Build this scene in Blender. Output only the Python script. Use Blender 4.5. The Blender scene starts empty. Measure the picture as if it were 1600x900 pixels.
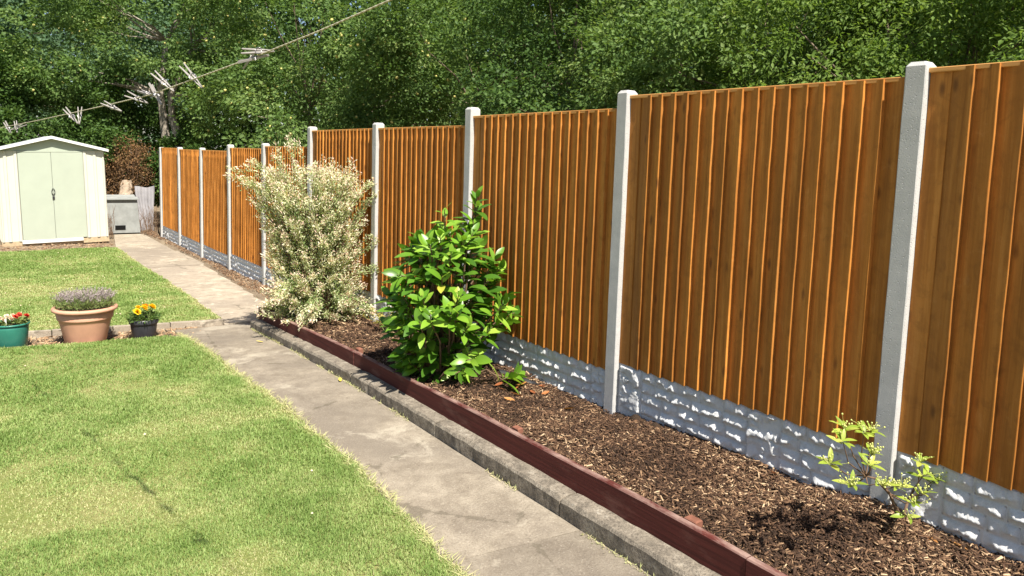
import bpy, math, random
import numpy as np
from mathutils import Vector, Matrix, Euler

sc = bpy.context.scene
COL = sc.collection
R = math.radians
rng = np.random.default_rng(7)
random.seed(7)

# ------------------------------------------------------------------ camera
cam_d = bpy.data.cameras.new("camera"); cam = bpy.data.objects.new("camera", cam_d); COL.objects.link(cam)
cam_d.sensor_width = 36; cam_d.lens = 1148.4 / 1600 * 36; cam_d.shift_y = -83.2 / 1600
cam_d.clip_start = 0.05; cam_d.clip_end = 1000
_yaw, _pit, _rol = 0.633, 0.10336, 0.03138
_f = Vector((math.sin(_yaw) * math.cos(_pit), math.cos(_yaw) * math.cos(_pit), -math.sin(_pit)))
_r0 = Vector((math.cos(_yaw), -math.sin(_yaw), 0)); _u0 = _r0.cross(_f)
_r = math.cos(_rol) * _r0 + math.sin(_rol) * _u0; _u = -math.sin(_rol) * _r0 + math.cos(_rol) * _u0
CAM = Vector((-3.524, -1.675, 1.650))
m3 = Matrix((_r, _u, -_f)).transposed().to_4x4(); m3.translation = CAM
cam.matrix_world = m3
sc.camera = cam

# ------------------------------------------------------------------ light
SUN_EL, SUN_AZ = R(55), R(7)          # azimuth measured from the fence line, towards the garden
L = Vector((-math.sin(SUN_AZ) * math.cos(SUN_EL), -math.cos(SUN_AZ) * math.cos(SUN_EL), math.sin(SUN_EL)))
sun_d = bpy.data.lights.new("sun", 'SUN'); sun_d.energy = 5.0; sun_d.angle = R(0.7); sun_d.color = (1.0, 0.94, 0.84)
sun = bpy.data.objects.new("sun", sun_d); COL.objects.link(sun)
sun.rotation_mode = 'QUATERNION'; sun.rotation_quaternion = L.to_track_quat('Z', 'Y'); sun.location = (0, 0, 20)
w = bpy.data.worlds.new("World"); sc.world = w; w.use_nodes = True
wn = w.node_tree.nodes; wl = w.node_tree.links
sky = wn.new('ShaderNodeTexSky'); sky.sky_type = 'NISHITA'; sky.sun_disc = False
sky.sun_elevation = SUN_EL; sky.sun_rotation = math.atan2(L.x, L.y)
wl.new(sky.outputs[0], wn['Background'].inputs[0]); wn['Background'].inputs[1].default_value = 0.066
sc.view_settings.view_transform = 'Standard'; sc.view_settings.look = 'None'
sc.view_settings.exposure = 1.05; sc.view_settings.gamma = 1

# ------------------------------------------------------------------ materials
class NT:
    def __init__(s, name):
        s.m = bpy.data.materials.new(name); s.m.use_nodes = True
        s.n = s.m.node_tree.nodes; s.l = s.m.node_tree.links
        s.b = s.n['Principled BSDF']; s.out = s.n['Material Output']
    def new(s, t, **k):
        n = s.n.new(t)
        for a, v in k.items(): setattr(n, a, v)
        return n
    def set(s, sock, v):
        if isinstance(v, (int, float)): sock.default_value = v
        elif isinstance(v, tuple): sock.default_value = v if len(v) != 3 or sock.type == 'VECTOR' else v + (1,)
        else: s.l.new(v, sock)
    def obj(s): return s.new('ShaderNodeTexCoord').outputs['Object']
    def mapv(s, v, scale=(1, 1, 1), loc=(0, 0, 0)):
        n = s.new('ShaderNodeMapping'); s.set(n.inputs[0], v); s.set(n.inputs[3], scale); s.set(n.inputs[1], loc); return n.outputs[0]
    def noise(s, v, scale, detail=4, rough=.55, dist=0):
        n = s.new('ShaderNodeTexNoise'); s.set(n.inputs['Vector'], v); n.inputs['Scale'].default_value = scale
        n.inputs['Detail'].default_value = detail; n.inputs['Roughness'].default_value = rough; n.inputs['Distortion'].default_value = dist
        return n.outputs[0]
    def voro(s, v, scale, feat='F1', out=0):
        n = s.new('ShaderNodeTexVoronoi', feature=feat); s.set(n.inputs['Vector'], v); n.inputs['Scale'].default_value = scale
        return n.outputs[out]
    def ramp(s, f, stops):
        n = s.new('ShaderNodeValToRGB'); s.set(n.inputs[0], f); e = n.color_ramp.elements
        while len(e) < len(stops): e.new(0.5)
        for i, (p, c) in enumerate(stops):
            e[i].position = p; e[i].color = (c, c, c, 1) if isinstance(c, (int, float)) else tuple(c) + (1,)
        return n.outputs[0]
    def mix(s, f, a, b, t='MIX'):
        n = s.new('ShaderNodeMix', data_type='RGBA', blend_type=t)
        s.set(n.inputs[0], f); s.set(n.inputs[6], a); s.set(n.inputs[7], b); return n.outputs[2]
    def math(s, op, a, b=0.0):
        n = s.new('ShaderNodeMath', operation=op); s.set(n.inputs[0], a); s.set(n.inputs[1], b); return n.outputs[0]
    def attr(s, name):
        return s.new('ShaderNodeAttribute', attribute_name=name).outputs['Fac']
    def rand(s): return s.new('ShaderNodeObjectInfo').outputs['Random']
    def bump(s, h, strength, dist=.01):
        n = s.new('ShaderNodeBump'); s.set(n.inputs['Height'], h); n.inputs['Strength'].default_value = strength
        n.inputs['Distance'].default_value = dist; s.l.new(n.outputs[0], s.b.inputs['Normal'])
    def fin(s, col, rough=.8, spec=.3, metal=0):
        s.set(s.b.inputs['Base Color'], col); s.set(s.b.inputs['Roughness'], rough)
        s.b.inputs['Specular IOR Level'].default_value = spec; s.b.inputs['Metallic'].default_value = metal
        return s.m

def leaf_mat(name, stops, transl=.3, rough=.45, spec=.35, src='attr', tcol=1.5):
    t = NT(name)
    f = t.attr('tint') if src == 'attr' else t.rand()
    c = t.ramp(f, stops)
    t.fin(c, rough, spec)
    tr = t.new('ShaderNodeBsdfTranslucent')
    t.set(tr.inputs[0], t.mix(1.0, c, (tcol, tcol, tcol * .55), 'MULTIPLY'))
    mx = t.new('ShaderNodeMixShader'); mx.inputs[0].default_value = transl
    t.l.new(t.b.outputs[0], mx.inputs[1]); t.l.new(tr.outputs[0], mx.inputs[2]); t.l.new(mx.outputs[0], t.out.inputs[0])
    return t.m

def simple(name, c, rough=.7, spec=.3, metal=0, var=.15, scale=20, bump=0):
    t = NT(name); v = t.obj(); n = t.noise(v, scale, 5)
    col = t.mix(t.ramp(n, [(.3, 0), (.7, 1)]), tuple(x * (1 - var) for x in c), tuple(min(1, x * (1 + var)) for x in c))
    if bump: t.bump(n, bump, .005)
    return t.fin(col, rough, spec, metal)

MAT = {}
def m_board():
    t = NT('stained_softwood'); o = t.obj(); rd = t.rand()
    off = t.new('ShaderNodeCombineXYZ'); t.set(off.inputs[2], t.math('MULTIPLY', rd, 37.0)); t.set(off.inputs[1], t.math('MULTIPLY', rd, 5.0))
    va = t.new('ShaderNodeVectorMath', operation='ADD'); t.l.new(o, va.inputs[0]); t.l.new(off.outputs[0], va.inputs[1]); v = va.outputs[0]
    g = t.noise(t.mapv(v, (30, 38, 1.3)), 1.0, 6, .6, .8)
    big = t.noise(t.mapv(v, (5, 9, .9)), 1.0, 3, .5, .4)
    kn = t.voro(t.mapv(v, (10, 9, 3.6)), 1.0)
    c = t.ramp(g, [(.25, (.33, .122, .020)), (.5, (.53, .212, .039)), (.8, (.69, .305, .070))])
    c = t.mix(t.ramp(big, [(.35, 0), (.7, .55)]), c, (.21, .074, .014))
    c = t.mix(t.ramp(kn, [(.05, .75), (.10, .45), (.16, 0)]), c, (.14, .052, .014))
    mot = t.noise(v, 13, 5, .65, .6); c = t.mix(t.ramp(mot, [(.34, .35), (.48, 0)]), c, (.24, .095, .020)); c = t.mix(t.ramp(mot, [(.58, 0), (.74, .25)]), c, (.70, .36, .12))
    br = t.ramp(rd, [(0, .74), (.5, .95), (1, 1.14)])
    c = t.mix(1.0, c, br, 'MULTIPLY')
    t.bump(t.math('ADD', g, t.math('MULTIPLY', t.noise(t.mapv(v, (160, 160, 9)), 1, 3), .6)), .35, .004)
    return t.fin(c, .72, .25)
MAT['board'] = m_board()
def m_cap():
    t = NT('stained_cap_timber'); v = t.obj(); g = t.noise(t.mapv(v, (40, 1.5, 40)), 1, 5)
    c = t.ramp(g, [(.3, (.42, .19, .05)), (.7, (.60, .31, .10))]); t.bump(g, .3, .003)
    return t.fin(c, .75, .25)
MAT['cap'] = m_cap()
def m_conc(name, a, b, c3, sc1=14, bump=.4, pit=True):
    t = NT(name); v = t.obj()
    n = t.noise(v, sc1, 6, .65); n2 = t.noise(v, sc1 * 9, 3, .6); big = t.noise(v, 1.7, 4, .6)
    c = t.ramp(n, [(.3, a), (.7, b)])
    c = t.mix(t.ramp(big, [(.42, 0), (.72, .7)]), c, c3)
    c = t.mix(t.ramp(n2, [(.3, .35), (.5, 0)]), c, tuple(x * .55 for x in a))
    h = n2
    if pit:
        p = t.ramp(t.voro(v, 55), [(.08, 0), (.2, 1)]); h = t.math('ADD', t.math('MULTIPLY', n2, .5), p)
    t.bump(h, bump, .004)
    return t.fin(c, .9, .2)
MAT['post'] = m_conc('cast_concrete', (.43, .425, .415), (.53, .52, .50), (.46, .45, .425), 20, .5)
MAT['grav'] = m_conc('cast_stone_concrete', (.53, .53, .53), (.63, .63, .63), (.57, .57, .575), 24, .35, False)
def m_path(name, tint=1.0):
    t = NT(name); v = t.obj()
    big = t.noise(v, 1.1, 5, .6, .3); mid = t.noise(v, 6, 6, .7, .2); fine = t.noise(v, 95, 4, .7)
    st = t.noise(t.mapv(v, (1, 1, 1), (7, 3, 0)), 2.4, 5, .68, .5)
    c = t.ramp(mid, [(.30, (.165, .138, .110)), (.5, (.245, .212, .172)), (.70, (.33, .29, .238))])
    c = t.mix(t.ramp(big, [(.42, 0), (.62, .8)]), c, (.175, .15, .125))
    c = t.mix(t.ramp(st, [(.57, 0), (.66, .45)]), c, (.47, .43, .36))
    c = t.mix(t.ramp(fine, [(.32, .55), (.48, 0)]), c, (.12, .10, .08))
    c = t.mix(t.ramp(fine, [(.58, 0), (.72, .5)]), c, (.50, .46, .40))
    rd = t.ramp(t.rand(), [(0, .88 * tint), (1, 1.08 * tint)]); c = t.mix(1.0, c, rd, 'MULTIPLY'); c = t.mix(1.0, c, (1.02, 1.0, .945), 'MULTIPLY')
    cr = t.voro(t.mapv(v, (1, 1, 1), (3, 1, 0)), .62, 'DISTANCE_TO_EDGE'); c = t.mix(t.ramp(t.math('ADD', cr, t.math('MULTIPLY', t.math('SUBTRACT', mid, .5), .09)), [(.0, .5), (.0045, 0)]), c, (.10, .085, .06))
    t.bump(t.math('ADD', fine, mid), .6, .008)
    return t.fin(c, .92, .2)
MAT['slab'] = m_path('weathered_paving_concrete', 1.0); MAT['slabfar'] = m_path('pale_paving_concrete', 1.45)
def m_kerb():
    t = NT('old_kerb_concrete'); v = t.obj()
    n = t.noise(v, 13, 7, .75, .4); f = t.noise(v, 80, 4, .75)
    c = t.ramp(n, [(.3, (.10, .086, .068)), (.52, (.24, .205, .16)), (.75, (.42, .375, .30))])
    c = t.mix(t.ramp(f, [(.35, .7), (.52, 0)]), c, (.07, .06, .05))
    c = t.mix(t.ramp(n, [(.62, 0), (.74, .5)]), c, (.47, .46, .42))
    t.bump(t.math('ADD', f, n), .8, .008)
    return t.fin(c, .95, .15)
MAT['kerb'] = m_kerb()
def m_maroon():
    t = NT('maroon_painted_board'); v = t.obj(); g = t.noise(t.mapv(v, (50, 2.2, 55)), 1, 5, .6, .5)
    p = t.noise(t.mapv(v, (6, 3, 9)), 1, 5, .7)
    c = t.ramp(g, [(.3, (.060, .016, .013)), (.7, (.115, .028, .022))])
    c = t.mix(t.ramp(p, [(.54, 0), (.72, .7)]), c, (.165, .075, .058))
    sep = t.new('ShaderNodeSeparateXYZ'); t.l.new(t.new('ShaderNodeNewGeometry').outputs['Normal'], sep.inputs[0])
    worn = t.math('MULTIPLY', t.ramp(sep.outputs[2], [(.5, 0), (.8, 1)]), t.ramp(t.noise(t.mapv(v, (14, 5, 14)), 1, 5, .7), [(.38, 0), (.62, .75)]))
    c = t.mix(worn, c, (.34, .24, .20))
    t.bump(g, .35, .004)
    return t.fin(c, .75, .2)
MAT['maroon'] = m_maroon()
def m_soil(name, a, b, dry, scale=30):
    t = NT(name); v = t.obj(); n = t.noise(v, scale, 6, .75); big = t.noise(v, 2.2, 5, .65); f = t.noise(v, scale * 5, 3, .7)
    c = t.ramp(n, [(.3, a), (.7, b)]); c = t.mix(t.ramp(big, [(.4, 0), (.7, .8)]), c, dry)
    c = t.mix(t.ramp(f, [(.6, 0), (.75, .5)]), c, tuple(min(1, x * 1.7) for x in dry))
    t.bump(t.math('ADD', n, f), .9, .015)
    return t.fin(c, .95, .12)
MAT['soil'] = m_soil('dark_bed_soil', (.035, .023, .016), (.085, .055, .036), (.06, .04, .027))
MAT['dirt'] = m_soil('dry_garden_dirt', (.13, .095, .065), (.25, .19, .13), (.34, .27, .185))
def m_lawn():
    t = NT('lawn_turf'); v = t.obj(); n = t.noise(v, 40, 6, .75); big = t.noise(v, 1.4, 5, .7)
    c = t.ramp(n, [(.3, (.12, .15, .038)), (.7, (.25, .27, .085))])
    c = t.mix(t.ramp(big, [(.4, 0), (.65, .55)]), c, (.32, .27, .13))
    t.bump(n, .8, .02)
    return t.fin(c, .95, .1)
MAT['lawn'] = m_lawn()
MAT['grass'] = leaf_mat('grass_blades', [(0, (.15, .235, .055)), (.28, (.24, .335, .10)), (.58, (.355, .41, .165)), (.82, (.46, .45, .225)), (1, (.58, .51, .30))], .3, .6, .2)
def m_chip():
    t = NT('bark_chips'); c = t.ramp(t.attr('tint'), [(0, (.030, .018, .012)), (.42, (.080, .044, .026)), (.7, (.17, .096, .054)), (.88, (.36, .23, .13)), (1, (.58, .42, .26))])
    v = t.obj(); g = t.noise(v, 160, 3); c = t.mix(t.ramp(g, [(.35, .35), (.6, 0)]), c, (.03, .018, .012))
    return t.fin(c, .85, .2)
MAT['chip'] = m_chip()
G = lambda k: tuple(k)
MAT['apple_leaf'] = leaf_mat('apple_leaves', [(0, (.054, .104, .026)), (.45, (.104, .178, .044)), (.8, (.18, .255, .075)), (1, (.31, .35, .14))], .36, .6, .22)
MAT['dark_leaf'] = leaf_mat('evergreen_leaves', [(0, (.036, .076, .018)), (.5, (.072, .136, .032)), (.9, (.125, .195, .050)), (1, (.20, .26, .085))], .34, .58, .22)
MAT['pale_leaf'] = leaf_mat('feathery_leaves', [(0, (.062, .118, .020)), (.5, (.13, .21, .038)), (.9, (.21, .29, .066)), (1, (.32, .37, .12))], .40, .6, .22)
MAT['blue_leaf'] = leaf_mat('grey_green_leaves', [(0, (.055, .105, .054)), (.6, (.10, .175, .088)), (1, (.17, .25, .13))], .36, .6, .2)
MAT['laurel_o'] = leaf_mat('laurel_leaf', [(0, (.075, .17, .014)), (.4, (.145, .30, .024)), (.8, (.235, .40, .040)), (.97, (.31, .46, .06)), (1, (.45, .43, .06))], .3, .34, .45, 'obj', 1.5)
MAT['laurel_a'] = leaf_mat('laurel_shade_leaf', [(0, (.045, .12, .011)), (.6, (.09, .21, .02)), (1, (.16, .30, .032))], .25, .36, .4)  # greens darkened to paint in the shade inside the laurel
MAT['shrub_o'] = leaf_mat('young_shrub_leaf', [(0, (.20, .29, .035)), (.6, (.32, .42, .055)), (1, (.44, .47, .10))], .35, .35, .4, 'obj')
MAT['willow'] = leaf_mat('variegated_leaves', [(0, (.11, .18, .06)), (.3, (.24, .33, .11)), (.55, (.46, .50, .25)), (.8, (.70, .68, .48)), (.95, (.80, .76, .60)), (1, (.76, .56, .46))], .3, .5, .3)
MAT['weed'] = leaf_mat('yellowing_leaves', [(0, (.16, .19, .04)), (.6, (.42, .34, .07)), (1, (.5, .22, .05))], .3, .5, .3)
MAT['herb'] = leaf_mat('lavender_leaves', [(0, (.10, .15, .045)), (.7, (.20, .26, .08)), (1, (.30, .32, .14))], .25, .6, .2)
MAT['herbfl'] = leaf_mat('lavender_spikes', [(0, (.22, .18, .17)), (.6, (.36, .30, .30)), (1, (.50, .42, .42))], .2, .7, .2)
MAT['bramble'] = leaf_mat('dead_leaves', [(0, (.05, .034, .018)), (.5, (.16, .095, .045)), (.85, (.32, .17, .075)), (1, (.10, .13, .03))], .25, .7, .2)
MAT['fallen'] = leaf_mat('fallen_leaf', [(0, (.26, .085, .03)), (.6, (.38, .14, .045)), (1, (.42, .20, .06))], .1, .6, .3, 'obj')
MAT['bark'] = simple('tree_bark', (.16, .125, .09), .95, .15, var=.45, scale=18, bump=.9)
MAT['palebark'] = simple('sun_toned_bark', (.27, .235, .19), .95, .15, var=.5, scale=14, bump=.9)  # bark colour lightened to stand in for sun on the crown-shaded trunk
MAT['twig'] = simple('brown_twigs', (.15, .095, .06), .9, .2, var=.3)
MAT['stem'] = simple('green_stems', (.16, .20, .06), .7, .3)
MAT['apple'] = simple('apple_skin', (.55, .50, .16), .4, .4, var=.3, scale=6)
MAT['terracotta'] = simple('terracotta_plastic', (.54, .29, .195), .55, .35, var=.09, scale=7, bump=.05)
MAT['greenpot'] = simple('green_plastic', (.030, .17, .125), .38, .45, var=.12, scale=8)
MAT['blackpot'] = simple('black_plastic', (.035, .036, .042), .42, .45, var=.2, scale=9)
MAT['compost'] = MAT['soil']
MAT['marigold'] = simple('yellow_petals', (.86, .57, .02), .6, .2, var=.2, scale=60)
MAT['orangefl'] = simple('orange_petals', (.82, .27, .01), .6, .2, var=.2, scale=60)
MAT['redfl'] = simple('red_petals', (.55, .05, .03), .6, .2)
MAT['creamfl'] = simple('cream_petals', (.72, .58, .42), .6, .2)
MAT['bud'] = simple('cream_buds', (.46, .48, .15), .6, .25)
MAT['shedcream'] = simple('cream_painted_steel', (.54, .535, .455), .5, .4, var=.035, scale=3)
MAT['shedgreen'] = simple('pale_green_painted_steel', (.385, .425, .345), .5, .4, var=.04, scale=3)
MAT['shedtrim'] = simple('white_trim', (.68, .68, .65), .55, .4, var=.04)
MAT['galv'] = simple('galvanised_roof', (.45, .47, .47), .45, .5, var=.1)
MAT['plinth'] = simple('bare_timber', (.42, .33, .21), .85, .2, var=.2)
MAT['black'] = simple('black_iron', (.025, .025, .028), .45, .5)
MAT['slot'] = simple('painted_hollow_shade', (.012, .012, .012), .95, .05)  # near-black paint for the shade inside the bunker opening
MAT['bunker'] = simple('grey_bunker_concrete', (.27, .28, .27), .85, .2, var=.18, scale=5, bump=.2)  # grey lowered in place of the tree shade on the bunker
MAT['tarp'] = simple('silver_sheeting', (.25, .24, .25), .5, .4, var=.2, scale=4)
MAT['sack'] = simple('crumpled_cream_card', (.40, .31, .23), .8, .2, var=.25, scale=9)
MAT['membrane'] = simple('black_membrane', (.02, .02, .022), .5, .4)
MAT['peg'] = simple('weathered_peg_wood', (.29, .268, .25), .85, .2, var=.2, scale=60)
MAT['steel'] = simple('spring_steel', (.45, .44, .43), .35, .5, 1)
MAT['stake'] = simple('reddish_stake_wood', (.20, .085, .055), .85, .2, var=.2)
MAT['whitepost'] = simple('pale_post', (.42, .39, .35), .85, .2)
MAT['log'] = simple('terracotta_shard', (.25, .12, .07), .85, .2)
def m_rope():
    t = NT('twisted_rope'); v = t.new('ShaderNodeUVMap').outputs[0]
    wv = t.new('ShaderNodeTexWave', wave_type='BANDS', bands_direction='DIAGONAL'); t.set(wv.inputs[0], v); wv.inputs['Scale'].default_value = 1.0
    c = t.ramp(wv.outputs[0], [(.2, (.34, .30, .20)), (.6, (.60, .56, .42))]); t.bump(wv.outputs[0], .8, .002)
    return t.fin(c, .85, .2)
MAT['rope'] = m_rope()

# ------------------------------------------------------------------ mesh helpers
WL = {}
def link(o, parent=None, world=None):
    """link an object; world = where its vertices' origin stands (unrotated chains)"""
    COL.objects.link(o)
    wv = Vector(world) if world is not None else None
    if parent is not None:
        o.parent = parent
        if wv is not None: o.location = wv - WL[parent.name]
    elif wv is not None: o.location = wv
    WL[o.name] = wv if wv is not None else Vector((0, 0, 0))
    return o
def tag(o, label=None, cat=None, group=None, kind=None):
    for k, v in (('label', label), ('category', cat), ('group', group), ('kind', kind)):
        if v: o[k] = v
    return o
def mesh_data(name, V, F, mat, smooth=False, tint=None):
    me = bpy.data.meshes.new(name)
    V = np.asarray(V, dtype=np.float32)
    if isinstance(F, np.ndarray):
        k = F.shape[1]; nf = len(F)
        me.vertices.add(len(V)); me.vertices.foreach_set('co', V.ravel())
        me.loops.add(nf * k); me.loops.foreach_set('vertex_index', F.astype(np.int32).ravel())
        me.polygons.add(nf); me.polygons.foreach_set('loop_start', np.arange(0, nf * k, k, dtype=np.int32))
        me.update(calc_edges=True)
    else:
        me.from_pydata(V.tolist(), [], F); me.update()
    if smooth: me.polygons.foreach_set('use_smooth', np.ones(len(me.polygons), dtype=bool))
    if tint is not None:
        a = me.attributes.new('tint', 'FLOAT', 'POINT'); a.data.foreach_set('value', np.asarray(tint, dtype=np.float32))
    me.materials.append(mat if not isinstance(mat, str) else MAT[mat])
    return me
def mk(name, V, F, mat, parent=None, world=(0, 0, 0), smooth=False, tint=None, local=False):
    me = mesh_data(name, V, F, mat, smooth, tint)
    o = bpy.data.objects.new(name, me)
    if local:
        COL.objects.link(o); o.parent = parent; WL[o.name] = Vector((0, 0, 0)); return o
    return link(o, parent, world)
def empty(name, loc, label, cat, group=None):
    o = bpy.data.objects.new(name, None); o.empty_display_size = .1; link(o, None, loc); tag(o, label, cat, group); return o
class B:
    """collects simple solids"""
    def __init__(s): s.V = []; s.F = []
    def add(s, V, F):
        k = len(s.V); s.V += [tuple(v) for v in V]; s.F += [[i + k for i in f] for f in F]; return s
    def box(s, a, b, bev=0):
        (x0, y0, z0), (x1, y1, z1) = a, b
        if bev:
            V = []; e = bev
            for z, i in ((z0, e), (z0 + e, 0), (z1 - e, 0), (z1, e)):
                V += [(x0 + i, y0 + i, z), (x1 - i, y0 + i, z), (x1 - i, y1 - i, z), (x0 + i, y1 - i, z)]
            F = [[3, 2, 1, 0], [12, 13, 14, 15]]
            for k in range(3):
                for j in range(4):
                    a_, b_ = k * 4 + j, k * 4 + (j + 1) % 4; F.append([a_, b_, b_ + 4, a_ + 4])
            return s.add(V, F)
        return s.add([(x0, y0, z0), (x1, y0, z0), (x1, y1, z0), (x0, y1, z0), (x0, y0, z1), (x1, y0, z1), (x1, y1, z1), (x0, y1, z1)],
                     [[3, 2, 1, 0], [4, 5, 6, 7], [0, 1, 5, 4], [1, 2, 6, 5], [2, 3, 7, 6], [3, 0, 4, 7]])
    def tube(s, P, rad, n=6, cap=True):
        P = [Vector(p) for p in P]; V = []; F = []
        up = Vector((0.31, .17, .93)).normalized()
        for i, p in enumerate(P):
            d = (P[min(i + 1, len(P) - 1)] - P[max(i - 1, 0)]).normalized()
            a = d.cross(up)
            if a.length < .05: a = d.cross(Vector((1, 0, 0)))
            a.normalize(); b = d.cross(a); r = rad[i] if isinstance(rad, (list, tuple)) else rad
            for k in range(n):
                t = 2 * math.pi * k / n; V.append(p + a * (r * math.cos(t)) + b * (r * math.sin(t)))
        for i in range(len(P) - 1):
            for k in range(n):
                F.append([i * n + k, i * n + (k + 1) % n, (i + 1) * n + (k + 1) % n, (i + 1) * n + k])
        if cap: F.append(list(range(n))[::-1]); F.append([(len(P) - 1) * n + k for k in range(n)])
        return s.add(V, F)
    def lathe(s, prof, n=32, c=(0, 0, 0)):
        V = []; F = []
        for r, z in prof:
            for k in range(n):
                t = 2 * math.pi * k / n; V.append((c[0] + r * math.cos(t), c[1] + r * math.sin(t), c[2] + z))
        for i in range(len(prof) - 1):
            for k in range(n): F.append([i * n + k, i * n + (k + 1) % n, (i + 1) * n + (k + 1) % n, (i + 1) * n + k])
        return s.add(V, F)
    def mk(s, name, mat, parent=None, world=(0, 0, 0), smooth=False, local=False, abs_=True):
        """abs_: vertices are world coordinates, re-based on world"""
        V = np.array(s.V, dtype=float)
        if abs_ and not local: V = V - np.array(world)
        return mk(name, V, s.F, mat, parent, world, smooth, None, local)

def unit(a): return a / (np.linalg.norm(a, axis=1, keepdims=True) + 1e-9)
def leaves(P, D, N, ln, wd, fold=.25, shape=.45):
    """2-triangle folded leaves: P base, D direction, N normal; returns V, F"""
    n = len(P); D = unit(D); S = unit(np.cross(D, N)); N = np.cross(S, D)
    ln = np.broadcast_to(ln, n)[:, None]; wd = np.broadcast_to(wd, n)[:, None]
    mid = P + D * ln * shape
    V = np.stack([P, mid + S * wd * .5 + N * wd * fold, P + D * ln, mid - S * wd * .5 + N * wd * fold], 1).reshape(-1, 3)
    b = np.arange(n)[:, None] * 4
    F = np.concatenate([b + np.array([[0, 1, 2]]), b + np.array([[0, 2, 3]])], 0)
    return V, F

# value noise on grids (numpy)
def vnoise(x, y, seed=0):
    xi, yi = np.floor(x).astype(int), np.floor(y).astype(int); fx, fy = x - xi, y - yi
    fx = fx * fx * (3 - 2 * fx); fy = fy * fy * (3 - 2 * fy)
    def h(i, j):
        n = (i * 374761393 + j * 668265263 + seed * 1442695041) & 0x7fffffff
        n = ((n ^ (n >> 13)) * 1274126177) & 0x7fffffff
        return ((n ^ (n >> 16)) & 0xffff) / 65535.0
    return (h(xi, yi) * (1 - fx) + h(xi + 1, yi) * fx) * (1 - fy) + (h(xi, yi + 1) * (1 - fx) + h(xi + 1, yi + 1) * fx) * fy
def fbm(x, y, seed=0, o=4):
    s = 0; a = .5; t = 0
    for i in range(o):
        s = s + a * vnoise(x * 2 ** i, y * 2 ** i, seed + i); t += a; a *= .5
    return s / t

# ------------------------------------------------------------------ terrain profile
PY = [-200, -5, 3.0, 3.8, 5.2, 6.55, 9, 11, 14, 60, 400]; PZ = [-.24, -.24, -.232, -.237, -.275, -.335, -.41, -.465, -.49, -.49, -.49]
def pz(y): return np.interp(y, PY, PZ)
def grid_sheet(name, X, Y, zf, mat, **k):
    gx, gy = np.meshgrid(X, Y); gz = zf(gx, gy)
    V = np.stack([gx, gy, gz], -1).reshape(-1, 3); nx, ny = len(X), len(Y)
    i = np.arange(nx * ny).reshape(ny, nx)
    F = np.stack([i[:-1, :-1], i[:-1, 1:], i[1:, 1:], i[1:, :-1]], -1).reshape(-1, 4)
    return mk(name, V, F, mat, smooth=True, **k)
Yg = np.array([-200, -60, -20, -8, -5] + list(np.arange(-4, 18, .5)) + [19, 22, 30, 60, 150, 300])
Xg = np.array([-200, -60, -20, -10, -6, -4, -3, -2, -1, -.05, .1, 1, 3, 8, 20, 60, 200])
def gz(x, y): return pz(y) - .045
tag(grid_sheet('ground', Xg, Yg, gz, 'dirt'), kind='structure')

# lawn edges
def near_edge(y):   # right edge of the near lawn
    return np.interp(y, [-4, 1, 1.4, 1.9, 2.3, 2.65, 3.0, 3.65, 4.3, 5.1, 6.2, 6.6], [-1.86, -1.815, -1.78, -1.752, -1.732, -1.727, -1.75, -1.715, -1.76, -1.767, -1.775, -1.83])
def near_back(x): return 6.43 + (-1.79 - x) * .2
def far_front(x): return 7.25 + (-1.88 - x) * .21
def far_edge(y): return np.interp(y, [7.0, 7.3, 9, 11, 13, 15.7], [-1.235, -1.225, -1.14, -1.10, -1.14, -1.13])
def lawn_sheet(name, xe, x0, ya, yb, ny, nx, lift, zoff):
    t = np.linspace(0, 1, nx); V = []
    for j in range(ny):
        for i in range(nx):
            V.append((i, j))
    V = np.array(V, float); ii, jj = V[:, 0] / (nx - 1), V[:, 1] / (ny - 1)
    # x from left to the ragged right edge, y between two curved limits
    xg = x0 + ii * (-1.2 - x0); y0 = ya(xg); y1 = yb(xg); yy = y0 + (y1 - y0) * jj
    xr = xe(yy); xx = x0 + ii * (xr - x0); yy = ya(xx) + (yb(xx) - ya(xx)) * jj
    zz = pz(yy) + lift * np.minimum(1, (1 - ii) * nx / 4) + .012 * (fbm(xx * 1.3, yy * 1.3, 3) - .5) * 2 + zoff
    i = np.arange(nx * ny).reshape(ny, nx)
    F = np.stack([i[:-1, :-1], i[:-1, 1:], i[1:, 1:], i[1:, :-1]], -1).reshape(-1, 4)
    return tag(mk(name, np.stack([xx, yy, zz], -1), F, 'lawn', smooth=True), kind='structure')
lawn_sheet('lawn', near_edge, -14, lambda x: -4 + 0 * x, near_back, 60, 70, .03, 0)
lawn_sheet('lawn', far_edge, -14, far_front, lambda x: 15.6 + 0 * x + .12 * np.sin(x * 3), 60, 70, .02, 0)

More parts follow.
